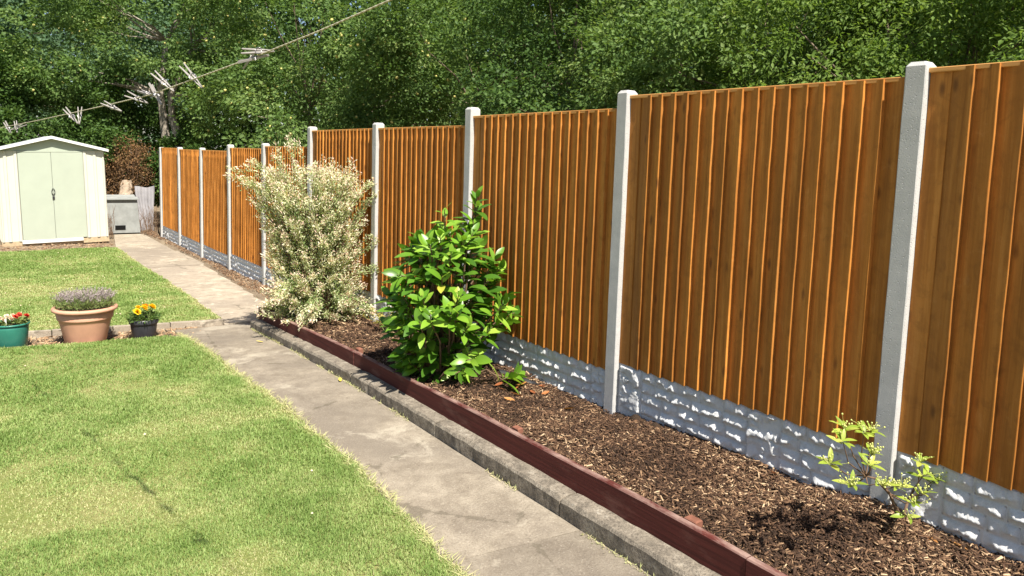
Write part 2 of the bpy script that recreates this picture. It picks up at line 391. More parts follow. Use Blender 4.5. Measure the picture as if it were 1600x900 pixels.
def lawn_patch(x, y):
    """dry amount 0..1"""
    d = fbm(x * .9 + 3, y * .8, 11, 4); e = fbm(x * 3.2, y * 3.2, 17, 3)
    spot = sum(a * np.exp(-((x - px) ** 2 + (y - py) ** 2) / r) for px, py, r, a in ((-2.80, 1.45, .03, .75), (-2.62, 1.52, .02, .7), (-2.2, 1.2, .05, .4), (-3.3, 5.9, .25, .45), (-2.9, 2.2, .06, .35)))
    m = fbm(x * 8, y * 8, 27, 3)
    return np.clip((d - .5) * 1.7 + (e - .5) * 1.4 + (m - .5) * .7 + .40 + spot, 0, 1)
def grass(name, zones, xe, ya, yb, lift):
    Vs = []; Fs = []; Ts = []; k = 0
    for (xa, xb, y0, y1, dens, ln, wd) in zones:
        n = int((xb - xa) * (y1 - y0) * dens)
        x = rng.uniform(xa, xb, n); y = rng.uniform(y0, y1, n)
        rag = (fbm(y * 6, x * 0 + 1.7, 5) - .5) * .10
        dr = lawn_patch(x, y)
        ok = (x < xe(y) + .01 + rag) & (y < yb(x) + (fbm(x * 5, y * 0, 8) - .5) * .08) & (y > ya(x) - .02)
        ok &= rng.uniform(0, 1, n) > np.clip(dr - .55, 0, .5) * .9
        x, y, dr = x[ok], y[ok], dr[ok]; n = len(x)
        edge = np.clip(1 - (xe(y) - x) / .10, 0, 1)
        z = pz(y) + lift * np.clip((xe(y) - x) / .25 + .3, 0, 1) + .006 * 0
        a = rng.uniform(0, 2 * np.pi, n); lean = np.abs(rng.normal(.8, .4, n))
        clump = fbm(x * 9, y * 9, 21, 3)
        l = ln * rng.uniform(.5, 1.25, n) * (.55 + .9 * clump) * (1 - .35 * dr); ww = wd * rng.uniform(.7, 1.3, n)
        hd = np.stack([np.cos(a), np.sin(a)], -1)
        P = np.stack([x, y, z], -1)
        S = np.stack([-np.sin(a), np.cos(a), 0 * a], -1) * ww[:, None] * .5
        up = np.zeros((n, 3)); up[:, 2] = np.cos(lean * .6) * l * .55; up[:, :2] = hd * (np.sin(lean * .6) * l * .55)[:, None]
        tp = np.zeros((n, 3)); tp[:, 2] = up[:, 2] + np.cos(lean * 1.6) * l * .5; tp[:, :2] = up[:, :2] + hd * (np.sin(lean * 1.6) * l * .5)[:, None]
        V = np.stack([P - S, P + S, P + up + S * .8, P + up - S * .8, P + tp], 1).reshape(-1, 3)
        b = np.arange(n)[:, None] * 5
        Fs.append(np.concatenate([b + [[0, 1, 2]], b + [[0, 2, 3]], b + [[3, 2, 4]]], 0) + k)
        t = np.clip(.13 + .50 * dr + rng.normal(0, .17, n) + edge * .3 - (clump - .5) * .28, 0, 1)
        Vs.append(V); Ts.append(np.repeat(t, 5)); k += len(V)
    o = mk(name, np.concatenate(Vs), np.concatenate(Fs), 'grass', tint=np.concatenate(Ts))
    return tag(o, None, None, None, 'stuff')
o = grass('grass', [(-3.75, -1.6, -.2, 2.4, 34000, .024, .0032), (-3.85, -1.6, 2.4, 4.6, 21000, .025, .0042), (-3.95, -1.6, 4.6, 7.0, 13000, .026, .0056),
                (-5.4, -3.75, -1, 7, 2500, .045, .008)], near_edge, lambda x: -5 + 0 * x, near_back, .028)
o['label'] = 'short patchy green lawn grass in front of the flower pots'
o = grass('grass', [(-4.2, -1.0, 7.1, 10, 6500, .028, .008), (-4.4, -1.0, 10, 15.75, 4200, .030, .010), (-6, -4.3, 7.1, 15.7, 700, .05, .014)], far_edge, far_front, lambda x: 15.65 + 0 * x, .02)
o['label'] = 'lawn grass between the flower pots and the shed'

# small white clover heads and lawn weeds
def clover():
    b = B()
    for i in range(100):
        x = random.uniform(-4, -1.3); y = random.uniform(7.6, 15)
        if i > 92: x, y = random.uniform(-3.6, -1.9), random.uniform(1.0, 6)
        z = float(pz(y)) + .042; s = random.uniform(.005, .010)
        b.add([(x - s, y, z), (x, y - s, z), (x + s, y, z), (x, y + s, z), (x, y, z + s), (x, y, z - s)], [[0, 1, 4], [1, 2, 4], [2, 3, 4], [3, 0, 4], [1, 0, 5], [2, 1, 5], [3, 2, 5], [0, 3, 5]])
    tag(b.mk('clover_flowers', 'creamfl'), 'tiny pale clover heads dotted over the lawns', None, None, 'stuff')
clover()

# ------------------------------------------------------------------ path
path_base = grid_sheet('path', np.array([-1.85, -1.45, -1.0]), np.arange(-4, 7.6, .5), lambda x, y: pz(y) - .03, 'dirt'); tag(path_base, kind='structure')
def slab(x0, x1, y0, y1, mat, dz, bevel=.003, parent=path_base, name='slab', seed=0, skew0=0, skew1=0):
    nx, ny = 7, max(5, int((y1 - y0) / .14)); V = []
    for j in range(ny):
        for i in range(nx):
            u, v = i / (nx - 1), j / (ny - 1)
            x = x0(0) if callable(x0) else x0; ya = y0 + skew0 * u; yb = y1 + skew1 * u
            y = ya + (yb - ya) * v
            xl = float(x0(y)) if callable(x0) else x0; xr = float(x1(y)) if callable(x1) else x1
            x = xl + (xr - xl) * u
            e = i in (0, nx - 1) or j in (0, ny - 1)
            jit = .003 if e else 0
            x += random.uniform(-jit, jit); y += random.uniform(-jit, jit)
            V.append((x, y, float(pz(y)) + dz + (fbm(np.array(x * 3.), np.array(y * 3.), 4 + seed) - .5) * .008 - (bevel if e else 0)))
    n = len(V); V += [(x, y, z - .06) for (x, y, z) in V] + list(V)
    F = []
    for j in range(ny - 1):
        for i in range(nx - 1):
            a = j * nx + i; F.append([a, a + 1, a + nx + 1, a + nx])
    ring = [i for i in range(nx)] + [j * nx + nx - 1 for j in range(1, ny)] + [(ny - 1) * nx + i for i in range(nx - 2, -1, -1)] + [j * nx for j in range(ny - 2, 0, -1)]
    for q in range(len(ring)):
        a, b_ = ring[q], ring[(q + 1) % len(ring)]; F.append([a + 2 * n, a + n, b_ + n, b_ + 2 * n])
    V = np.array(V); org = np.array([V[:, 0].mean(), V[:, 1].mean(), V[:, 2].mean()])
    o = mk(name, V, F, mat, parent, (0, 0, 0), True)
    for p in o.data.polygons:
        if p.index >= (nx - 1) * (ny - 1): p.use_smooth = False
    return o
NX0 = lambda y: near_edge(y) - .03
for i, (a, b_) in enumerate([(-3.5, -1.198), (-1.196, 1.102), (1.104, 3.468), (3.470, 6.028), (6.031, 6.62)]):
    slab(NX0, -1.075, a, b_, 'slab', .0 + random.uniform(-.001, .001), seed=0, skew0=-.11 if i else 0, skew1=-.11 if i < 4 else .12)
fy = [6.95, 7.62, 9.1, 10.58, 12.5, 14.3, 16.0, 18.4]
FXR = lambda y: np.interp(y, [6.9, 8, 9.2, 11, 13, 18], [-.62, -.42, -.32, -.2, -.1, -.17])
FXL = lambda y: far_edge(y) - .02 + np.where(y > 15.7, (y - 15.7) * .12, 0)
for i in range(len(fy) - 1):
    slab(FXL, FXR, fy[i] + .004, fy[i + 1] - .004, 'slabfar', .0 + random.uniform(-.004, .006), seed=20 + i)
# the concrete edging strip with the pots
slab(-1.80, -.99, 6.66, 6.93, 'slab', -.006, seed=40, skew0=-.02)
for i in range(8):
    xa = -1.24 - i * .56; xb = xa - .55
    y0 = lambda x: far_front(x) - .10
    b = B(); za = float(pz(7.2)) - .08
    P = [(xa, y0(xa)), (xb, y0(xb)), (xb, y0(xb) + .075), (xa, y0(xa) + .075)]
    zt = float(pz(y0(xa))) + .03 + random.uniform(-.006, .006)
    b.add([(x, y, za) for x, y in P] + [(x, y, zt) for x, y in P], [[0, 1, 2, 3], [7, 6, 5, 4], [4, 5, 1, 0], [5, 6, 2, 1], [6, 7, 3, 2], [7, 4, 0, 3]])
    b.mk('edging_stone', 'slabfar', path_base)
for i in range(8):
    xa = -1.80 - i * .62; xb = xa - .61
    b = B(); P = [(xa, near_back(xa) + .02), (xb, near_back(xb) + .02), (xb, near_back(xb) + .065), (xa, near_back(xa) + .065)]
    zt = float(pz(6.6)) + .014 + random.uniform(-.004, .004); za = zt - .08
    b.add([(x, y, za) for x, y in P] + [(x, y, zt) for x, y in P], [[0, 1, 2, 3], [7, 6, 5, 4], [4, 5, 1, 0], [5, 6, 2, 1], [6, 7, 3, 2], [7, 4, 0, 3]])
    b.mk('edging_stone', 'slabfar', path_base)

# ------------------------------------------------------------------ kerb and timber edging
KZY = [-4, 1, 2, 3.8, 5.2, 6.6]; KZ = [-.142, -.132, -.13, -.147, -.197, -.252]
BZ = [.0, .008, .008, -.032, -.075, -.126]
kz = lambda y: float(np.interp(y, KZY, KZ)); bz = lambda y: float(np.interp(y, KZY, BZ))
def kerb_piece(y0, y1, seed):
    ny = max(6, int((y1 - y0) / .05)); prof = [(-1.066, -.16), (-1.070, -.02), (-1.058, -.003), (-1.01, 0), (-.95, 0), (-.949, -.16)]
    V = []; F = []; npf = len(prof)
    for j in range(ny + 1):
        y = y0 + (y1 - y0) * j / ny; end = j in (0, ny)
        for i, (x, dz) in enumerate(prof):
            r = (fbm(np.array(y * 9.), np.array(i * 3.1 + seed), 31) - .5)
            chip = max(0, float(vnoise(np.array(y * 5 + seed), np.array(2.3), 9)) - .72) * .10 if i in (1, 2) else 0
            V.append((x + r * .012 + (chip if i < 3 else 0), y + (random.uniform(-.008, .008) if end else 0), kz(y) + dz + (r * .010 if 0 < i < 5 else 0) - chip * .5 - (.005 if end and 0 < i < 5 else 0)))
    for j in range(ny):
        for i in range(npf - 1):
            a = j * npf + i; F.append([a, a + 1, a + npf + 1, a + npf])
    F.append(list(range(npf))[::1]); F.append([ny * npf + i for i in range(npf)][::-1])
    return V, F
kerb = None
for i, (a, b_) in enumerate([(-3.2, -1.53), (-1.515, -.19), (-.178, 1.155), (1.168, 2.475), (2.487, 3.865), (3.877, 5.25), (5.262, 6.60)]):
    V, F = kerb_piece(a, b_, i * 7.3)
    if kerb is None:
        kerb = empty('kerb', (-1.0, 2, -.25), 'low weathered concrete kerb running along the path below the maroon boards', 'kerb')
    o = mk('kerbstone', np.array(V) - np.array((-1.0, 2, -.25)), F, 'kerb', kerb, (-1.0, 2, -.25))
edg = empty('timber_edging', (-.93, 2, -.15), 'maroon painted board edging round the bark chip flower bed', 'bed edging')
def plank(y0, y1, xf=-.955, th=.042):
    ny = max(6, int((y1 - y0) / .15)); V = []; F = []
    for j in range(ny + 1):
        y = y0 + (y1 - y0) * j / ny; wob = .006 * math.sin(y * 2.1 + y0); zt = bz(y) + .004 * math.sin(y * 3.3)
        for (x, z) in [(xf + wob, zt - .15), (xf + wob, zt - .006), (xf + wob + .006, zt), (xf + wob + th - .006, zt), (xf + wob + th, zt - .006), (xf + wob + th, zt - .15)]:
            V.append((x, y, z))
    for j in range(ny):
        for i in range(6):
            a = j * 6 + i; b_ = j * 6 + (i + 1) % 6; F.append([a, b_, b_ + 6, a + 6])
    F.append([0, 1, 2, 3, 4, 5]); F.append([ny * 6 + i for i in range(6)][::-1])
    return V, F
eo = np.array((-.93, 2, -.15))
for a, b_ in [(-3.0, .085), (.089, 4.06), (4.066, 6.66)]:
    V, F = plank(a, b_); mk('plank', np.array(V) - eo, F, 'maroon', edg, eo)
B().box((-.912, 6.615, -.29), (-.06, 6.655, -.125), .004).mk('end_plank', 'maroon', edg, eo)
for (x, y, s, zt) in [(-.885, 1.80, .03, .015), (-.885, .43, .035, .018), (-.885, 4.1, .03, -.02), (-.885, 6.5, .03, -.12)]:
    B().box((x - s * .7, y - s, zt - .25), (x + s * .7, y + s, zt), .006).mk('stake', 'stake', edg, eo)

# ------------------------------------------------------------------ flower bed soil + bark mulch
def mz(x, y):
    base = np.interp(y, [-4, -1, 0, .4, 1.35, 1.9, 3.25, 4.5, 6.6], [.015, .02, .015, -.015, -.02, -.075, -.1, -.14, -.2])
    brd = np.interp(y, KZY, BZ) - .035
    t = np.clip((x + .95) / .95, 0, 1)
    lump = (fbm(x * 4, y * 4, 51, 4) - .5) * .06
    mound = .05 * np.exp(-((x + .25) ** 2 + (y - 2.9) ** 2) / .15) + .035 * np.exp(-((x + .2) ** 2 + (y - .0) ** 2) / .08)
    return brd * (1 - t) + base * t + lump + mound
bed = grid_sheet('flower_bed', np.linspace(-.915, .02, 34), np.arange(-3, 6.66, .035), lambda x, y: mz(x, y) - .012, 'soil'); tag(bed, kind='structure')
def chips(name, x0, x1, y0, y1, n, lmin, lmax, zf, tint_fn, mat='chip', flat=.35, label=None):
    x = rng.uniform(x0, x1, n); y = rng.uniform(y0, y1, n); z = zf(x, y) + rng.uniform(-.006, .012, n)
    l = rng.uniform(lmin, lmax, n) * rng.uniform(.6, 1.3, n); wdt = l * rng.uniform(.12, .36, n); th = wdt * rng.uniform(.2, .5, n)
    a = rng.uniform(0, 2 * np.pi, n); p = rng.normal(0, flat, n); ro = rng.normal(0, .5, n)
    D = np.stack([np.cos(a) * np.cos(p), np.sin(a) * np.cos(p), np.sin(p)], -1)
    S0 = np.stack([-np.sin(a), np.cos(a), 0 * a], -1); N0 = np.cross(D, S0)
    S = S0 * np.cos(ro)[:, None] + N0 * np.sin(ro)[:, None]; N = np.cross(D, S)
    P = np.stack([x, y, z], -1); hl = D * (l / 2)[:, None]; hw = S * (wdt / 2)[:, None]; ht = N * (th / 2)[:, None]
    tp = rng.uniform(.25, 1, n)[:, None]; tq = rng.uniform(.25, 1, n)[:, None]
    V = np.stack([P - hl - hw * tp, P - hl + hw * tp, P + hl + hw * tq, P + hl - hw * tq,
                  P - hl * .95 - hw * tp * .8 + ht * 2, P - hl * .9 + hw * tp * .8 + ht * 2, P + hl * .9 + hw * tq * .8 + ht * 2, P + hl * .95 - hw * tq * .8 + ht * 2], 1).reshape(-1, 3)
    b = np.arange(n)[:, None] * 8
    F = np.concatenate([b + [q] for q in ([4, 5, 6, 7], [0, 1, 5, 4], [1, 2, 6, 5], [2, 3, 7, 6], [3, 0, 4, 7])], 0)
    t = np.repeat(tint_fn(x, y, n), 8)
    o = mk(name, V, F, mat, tint=t); return tag(o, label, None, None, 'stuff')
def ct(x, y, n):
    wet = fbm(x * 2.2, y * 2.2, 71, 3)
    return np.clip(rng.beta(1.5, 2.0, n) * 1.1 + (wet - .55) * .7, 0, 1)
chips('bark_mulch', -.90, .0, -1.2, 2.6, 42000, .014, .036, mz, ct, label='brown bark chippings spread over the bed between boards and fence')
chips('bark_mulch', -.90, .0, 2.6, 6.6, 15000, .02, .05, mz, ct, label='bark chippings in the far half of the bed under the shrubs')
chips('bark_mulch', -.90, .0, -2.8, -1.2, 4000, .02, .05, mz, ct, label='bark chippings at the near end of the bed')
# dirt strip along the far fence, dry litter
dz_ = lambda x, y: pz(y) + .012 + .05 * np.clip((x + .3) / .3, 0, 1) + (fbm(x * 6, y * 3, 61) - .5) * .04
strip = grid_sheet('dirt_strip', np.linspace(-.62, .02, 12), np.arange(6.7, 19.2, .12), lambda x, y: np.where(x < FXR(y) - .03, pz(y) - .06, dz_(x, y)), 'dirt'); tag(strip, kind='structure')
def lt(x, y, n): return np.clip(rng.beta(1.6, 1.6, n) * .5 + .45, 0, 1)
chips('leaf_litter', -.30, .0, 7.0, 18.5, 5200, .025, .06, lambda x, y: np.where(x < FXR(y), pz(y) - .1, dz_(x, y)), lt, flat=.5, label='dry leaf litter on the dirt strip below the far fence')
chips('thatch', -5, -1.55, 6.4, 7.8, 5000, .03, .07, lambda x, y: np.where((y > near_back(x) + .06) & (y < far_front(x) - .1), pz(y) - .03, pz(y) - .2), lambda x, y, n: rng.uniform(.75, 1, n), flat=.4, label='dry straw coloured thatch between the two rows of edging stones')
chips('thatch', -5, -1.1, 15.5, 17.2, 1800, .03, .07, lambda x, y: pz(y) - .035, lambda x, y, n: rng.uniform(.6, 1, n), flat=.3, label='dry clippings on the bare dirt before the shed')
def edge_thatch():
    n = 3000; y = rng.uniform(.3, 6.6, n); x = near_edge(y) + rng.normal(.0, .015, n) + (fbm(y * 6, y * 0, 5) - .5) * .07
    a = rng.uniform(0, 6.28, n); p = np.abs(rng.normal(.25, .35, n))
    D = np.stack([np.cos(a) * np.cos(p), np.sin(a) * np.cos(p), np.sin(p)], -1); N = rng.normal(0, .4, (n, 3)); N[:, 2] += 1
    P = np.stack([x, y, pz(y) + rng.uniform(0, .02, n)], -1)
    V, F = leaves(P, D, N, rng.uniform(.025, .075, n), .0042, .1)
    tag(mk('dry_grass', V, F, 'grass', tint=np.repeat(rng.uniform(.66, .95, n), 4)), 'straw coloured dry grass fringe along the path edge of the near lawn', None, None, 'stuff')
    n = 1800; y = rng.uniform(-.5, 6.5, n); x = -1.078 - np.abs(rng.normal(0, .012, n)); keep = fbm(y * 3, y * 0 + 4, 77) > .5; x, y = x[keep], y[keep]; n = len(x)
    a = rng.uniform(0, 6.28, n); p = np.abs(rng.normal(.5, .4, n)); D = np.stack([np.cos(a) * np.cos(p), np.sin(a) * np.cos(p), np.sin(p)], -1)
    N = rng.normal(0, .4, (n, 3)); N[:, 2] += 1
    V, F = leaves(np.stack([x, y, pz(y) + .0 * x], -1), D, N, rng.uniform(.01, .035, n), .004, .1)
    tag(mk('dry_grass', V, F, 'grass', tint=np.repeat(rng.uniform(.6, 1, n), 4)), 'thin dry weeds in the gutter at the foot of the kerb', None, None, 'stuff')
edge_thatch()

# ------------------------------------------------------------------ fence
S = 1.88
H = {-1: 2.119, 0: 2.084, 1: 2.007, 2: 1.926, 3: 1.928, 4: 1.717, 5: 1.682, 6: 1.627, 7: 1.627, 8: 1.648}
PT = {-1: 2.20, 0: 2.146, 1: 2.121, 2: 2.08, 3: 1.985, 4: 1.975, 5: 1.76, 6: 1.735, 7: 1.668, 8: 1.669, 9: 1.656}
PX = {3: -.03, 6: -.02}
fo = Vector((0, 7.5, -.3))
fence = empty('fence', fo, 'orange brown featheredge board fence stepping between concrete posts on stone faced gravel boards', 'fence')
def board_mesh(i, w, h, thick, thin, name='board'):
    """tapered featheredge board; local y 0..w (thick edge at y=0), z 0..h, front towards -x"""
    rs = random.Random(i); V = []; F = []; n = 12
    for j in range(n + 1):
        z = h * j / n; j1 = rs.uniform(-.0016, .0016); j2 = rs.uniform(-.0012, .0012)
        V += [(0, j1, z), (-thick + j2, j1 + .0005, z), (-thick + j2 - .0005, j1 + .003, z), (-thin, w, z), (0, w, z)]
    for j in range(n):
        for k in range(5):
            a = j * 5 + k; b_ = j * 5 + (k + 1) % 5; F.append([a, b_, b_ + 5, a + 5])
    F.append([0, 1, 2, 3, 4]); F.append([n * 5 + k for k in range(5)][::-1])
    return mesh_data(name, V, F, 'board')
BM = [board_mesh(i, .118, 1.79, .034 + .0015 * (i % 3), .003) for i in range(5)]
FLAT = [board_mesh(20 + i, .092, 1.79, .009, .009) for i in range(2)]
def stone_mesh(w, h, seed, res=.0068):
    nx, nz = max(6, int(w / res)), max(5, int(h / res)); rs = np.random.default_rng(seed)
    u = np.linspace(0, 1, nx); v = np.linspace(0, 1, nz); U, Vv = np.meshgrid(u, v)
    X, Z = U * w, Vv * h
    ed = np.minimum(np.minimum(X, w - X), np.minimum(Z, h - Z)); prof = np.clip(ed / .007, 0, 1) ** .8
    sd = int(seed) * 13
    # broken rock face: a few flat facets split by ragged breaks
    wx = X + (fbm(X * 30 + sd, Z * 30, sd + 3, 3) - .5) * .035; wz = Z + (fbm(X * 30, Z * 30 + sd, sd + 4, 3) - .5) * .035
    k_ = int(4 + w * h * 420); cx_, cz_ = rs.uniform(0, w, k_), rs.uniform(0, h, k_)
    dd = np.hypot((wx[..., None] - cx_) * .8, wz[..., None] - cz_); near = dd.argmin(-1)
    o_ = np.where(rs.uniform(0, 1, k_) < .5, rs.uniform(0, .005, k_), rs.uniform(.010, .024, k_)); ga, gb_ = rs.uniform(-.28, .28, k_), rs.uniform(-.30, .20, k_)
    hh = o_[near] + ga[near] * (wx - cx_[near]) + gb_[near] * (wz - cz_[near])
    if h < .12:
        ux = X / h; zr = h * (.36 + .5 * (fbm(X * 26 + sd, Z * 0 + sd, sd + 1, 3) - .5) + .10 * (vnoise(X * 70, Z * 0 + sd, sd) - .5))
        A = .027 * np.clip((fbm(X * 13 + sd * .7, Z * 7, sd + 2, 3) - .20) * 3.0, 0, 1) * np.clip(np.minimum(X, w - X) / .02, .15, 1)
        hh = A * np.where(Z > zr, np.clip(1 - (Z - zr) / (.62 * h), 0, 1), np.clip(1 - (zr - Z) / (.18 * h), 0, 1))
        st = fbm(X * 45 + sd, Z * 55, sd + 6, 2); hh = hh * (.72 + .5 * np.floor(st * 6) / 6) + (fbm(X * 120 + sd, Z * 120, sd + 8, 2) - .5) * .006 * (hh > .004)
    hh = hh + (fbm(X * 90 + sd, Z * 90, sd + 9, 3) - .5) * .0065
    dep = .005 * prof + np.clip(hh, 0, .03) * np.clip(ed / .006, 0, 1)
    P = np.stack([-dep, X + (rs.uniform(-.0025, .0025, X.shape)) * (prof > .9), Z + rs.uniform(-.0025, .0025, X.shape) * (prof > .9)], -1).reshape(-1, 3)
    i = np.arange(nx * nz).reshape(nz, nx)
    Fq = np.stack([i[:-1, :-1], i[1:, :-1], i[1:, 1:], i[:-1, 1:]], -1).reshape(-1, 4)
    return P, Fq
def stone_layout(seed, Wd, Hh):
    rs = random.Random(seed); out = []; y = .012; g = .008
    rows = 4; zs = [0, .072, .146, .218, .3]
    talls = sorted(rs.sample([.0, .62, .78], 2)) if seed != 0 else [.30, .98]
    spans = []; cur = .012; 
    for tp in talls:
        ty = max(cur, tp * Wd if tp < .95 else Wd - .21)
        tw = rs.uniform(.15, .21)
        if ty + tw > Wd - .02: tw = Wd - .02 - ty
        if ty > cur + .05: spans.append((cur, ty - g, False))
        else: ty = cur
        spans.append((ty, ty + tw, True)); cur = ty + tw + g
    if Wd - .012 - cur > .06: spans.append((cur, Wd - .012, False))
    for a, b_, tall in spans:
        if tall:
            lo = rs.choice([0, 1]) if rs.random() < .6 else 0
            out.append((a, zs[lo] + .006, b_ - a, Hh - .012 - zs[lo]))
            if lo: out.append((a, .006, b_ - a, zs[1] - .006 - g))
        else:
            r = 0
            while r < rows:
                c = a; 
                while c < b_ - .03:
                    wd = rs.uniform(.09, .23)
                    if b_ - (c + wd) < .07: wd = b_ - c
                    z0, z1 = zs[r], zs[r + 1]
                    sp = rs.random()
                    out.append((c, z0 + .005, wd, z1 - z0 - g)); c += wd + g
                r += 1
    return out
for k in range(-1, 9):
    y0 = S * k + .0475; y1 = S * (k + 1) - .0475
    if k in (2, 3): pass
    W = y1 - y0; top = H[k]; bot = top - 1.8
    pn = bpy.data.objects.new('panel', mesh_data('panel', *(lambda b: (b.V, b.F))(B().box((.012, 0, .10), (.05, W, .17)).box((.012, 0, .85), (.05, W, .92)).box((.012, 0, 1.58), (.05, W, 1.65))), 'board'))
    link(pn, fence, (0, y0, bot))
    cp = B().box((-.026, 0, 0), (.04, W, .022), .003)
    cap = mk('cap_rail', cp.V, cp.F, 'cap', pn, (0, y0, top - .022))
    cap.rotation_euler.x = R(random.uniform(-.12, .12))
    n = 18; pitch = (W - .095) / (n - 1)
    for i in range(n):
        fl = i == n - 1
        o = bpy.data.objects.new('board', random.choice(FLAT if fl else BM)); link(o, pn, (random.uniform(-.0015, .0015), y0 + i * pitch + random.uniform(-.003, .003) * (0 < i), bot + .003))
        if fl: o.location.y = W - .094; o.location.x = -.004
        # each board leans on its far neighbour's thin edge
        o.rotation_euler = (R(random.uniform(-.12, .12)), 0, R(random.uniform(-.5, .35)))
    # gravel board with its moulded stones
    gb_b = B().box((-.004, -.02, -.37), (.048, W + .02, 0), .004)
    gb = mk('gravel_board', gb_b.V, gb_b.F, 'grav', fence, (0, y0, bot))
    lay = stone_layout(k + 1 if k else 0, W, .3)
    if k <= 2:
        for q, (a, z0, wd, hh) in enumerate(lay):
            V, F = stone_mesh(wd, hh, 100 + k * 50 + q)
            mk('stone', V, F, 'grav', gb, (-.004, y0 + a, bot - .30 + z0))
    else:
        Vs, Fs, c = [], [], 0
        for q, (a, z0, wd, hh) in enumerate(lay):
            V, F = stone_mesh(wd, hh, 100 + k * 50 + q, .0125); Vs.append(V + np.array((0, a, z0))); Fs.append(F + c); c += len(V)
        tag(mk('stone_facing', np.concatenate(Vs), np.concatenate(Fs), 'grav', gb, (-.004, y0, bot - .30)), kind='stuff')
for k in range(-1, 10):
    yc = S * k + PX.get(k, 0); zt = PT[k]; zb = float(np.interp(S * k, [-2, 0, 2, 4, 17], [-.4, -.4, -.45, -.5, -.8]))
    rs = random.Random(k); V = []; n = 22; hw = .0475; c = .005
    def ring(z, s=0): 
        j = [rs.uniform(-.0012, .0012) for _ in range(4)]
        x0, x1, ya, yb = -.05 + s, .05 - s, -hw + s, hw - s
        return [(x0 + c, ya + j[0], z), (x1 - c, ya, z), (x1, ya + c, z), (x1, yb - c, z), (x1 - c, yb, z), (x0 + c, yb + j[1], z), (x0 + j[2], yb - c + j[1], z), (x0 + j[3], ya + c + j[0], z)]
    for j in range(n + 1): V += ring(zb + (zt - .02 - zb) * j / n)
    V += ring(zt, .014); F = []
    for j in range(n + 1):
        for i in range(8): F.append([j * 8 + i, j * 8 + (i + 1) % 8, (j + 1) * 8 + (i + 1) % 8, (j + 1) * 8 + i])
    F.append([(n + 1) * 8 + i for i in range(8)])
    o = mk('post', np.array(V) - np.array((0, 0, zb)), F, 'post', fence, (0, yc, zb))

# ------------------------------------------------------------------ shed
sx, sy, sz = -2.10, 17.0, -.47
shed = empty('garden_shed', (sx, sy, sz), 'cream metal garden shed with pale green double doors and white gable trim', 'shed')
shed.rotation_euler = (0, R(-1.7), R(1.0))
def SB(): return B()
def sm(b, name, mat, parent=shed, smooth=False): return b.mk(name, mat, parent, (0, 0, 0), smooth, True, False)
# front walls: ribbed panels either side of the doors (local x right, z up, front at y=0)
def ribbed(x0, x1, z0, z1, y, ribs, depth=.018, flip=1):
    V = []; F = []; xs = []
    for (rx, rw) in ribs: xs += [(rx - rw, 0), (rx - rw * .6, -depth), (rx + rw * .6, -depth), (rx + rw, 0)]
    xs = [(x0, 0)] + xs + [(x1, 0)]
    for x, d in xs: V += [(x, y + d, z0), (x, y + d, z1)]
    for i in range(len(xs) - 1): F.append([2 * i, 2 * i + 2, 2 * i + 3, 2 * i + 1])
    k = len(V)
    V += [(x0, y + .03, z0), (x0, y + .03, z1), (x1, y + .03, z0), (x1, y + .03, z1)]
    F += [[k, 0, 1, k + 1], [k + 2, k + 3, 2 * len(xs) - 1, 2 * len(xs) - 2], [k, k + 1, k + 3, k + 2]]
    return V, F
b = B(); b.add(*ribbed(-.985, -.625, .06, 1.97, 0, [(-.965, .02), (-.845, .035), (-.66, .035)]))
sm(b, 'front_panel', 'shedcream')
b = B(); b.add(*ribbed(.575, .985, .06, 1.97, 0, [(.61, .035), (.80, .035), (.965, .02)]))
sm(b, 'front_panel', 'shedcream')
for s in (-1, 1):
    b = B(); b.box((s * .985 - .01, .03, .06), (s * .985 + .01, 1.35, 1.97))
    for i in range(6): b.box((s * .985 - .022, .12 + i * .21, .06), (s * .985 + .022, .17 + i * .21, 1.96))
    sm(b, 'side_wall', 'shedcream')
sm(B().box((-.985, 1.33, .06), (.985, 1.35, 1.97)), 'back_wall', 'shedcream')
d1 = sm(B().box((-.62, -.014, .075), (-.027, .012, 1.945), .004).box((-.60, -.018, .10), (-.585, -.013, 1.92)), 'door', 'shedgreen')
d2 = sm(B().box((-.021, -.016, .075), (.57, .012, 1.945), .004).box((.535, -.02, .10), (.55, -.015, 1.92)), 'door', 'shedgreen')
sm(B().box((-.64, -.024, .0), (.49, .03, .073), .004), 'sill', 'shedtrim')
sm(B().box((-.63, -.02, 1.947), (.585, .02, 1.972), .003), 'door_track', 'shedgreen')
hb = B()
for s in (-1, 1):
    pts = [(-.022 + s * (.008 + .022 * math.sin(math.pi * q / 6)), -.03 - .012 * math.sin(math.pi * q / 6), 1.03 + .14 * q / 6) for q in range(7)]
    h_ = B().tube(pts, .0065, 6); sm(h_, 'handle', 'black', d1 if s < 0 else d2, True)
sm(B().box((-.044, -.042, .94), (0.0, -.018, 1.0), .006).tube([(-.036, -.03, .995), (-.036, -.03, 1.03), (-.022, -.03, 1.043), (-.008, -.03, 1.03), (-.008, -.03, .995)], .004, 6), 'padlock', 'black')
# gable
g = B(); g.add([(-.97, 0.006, 1.975), (.97, 0.006, 1.975), (0, .006, 2.235), (-.97, .03, 1.975), (.97, .03, 1.975), (0, .03, 2.235)], [[0, 1, 2], [5, 4, 3], [0, 3, 4, 1]])
sm(g, 'gable', 'shedgreen')
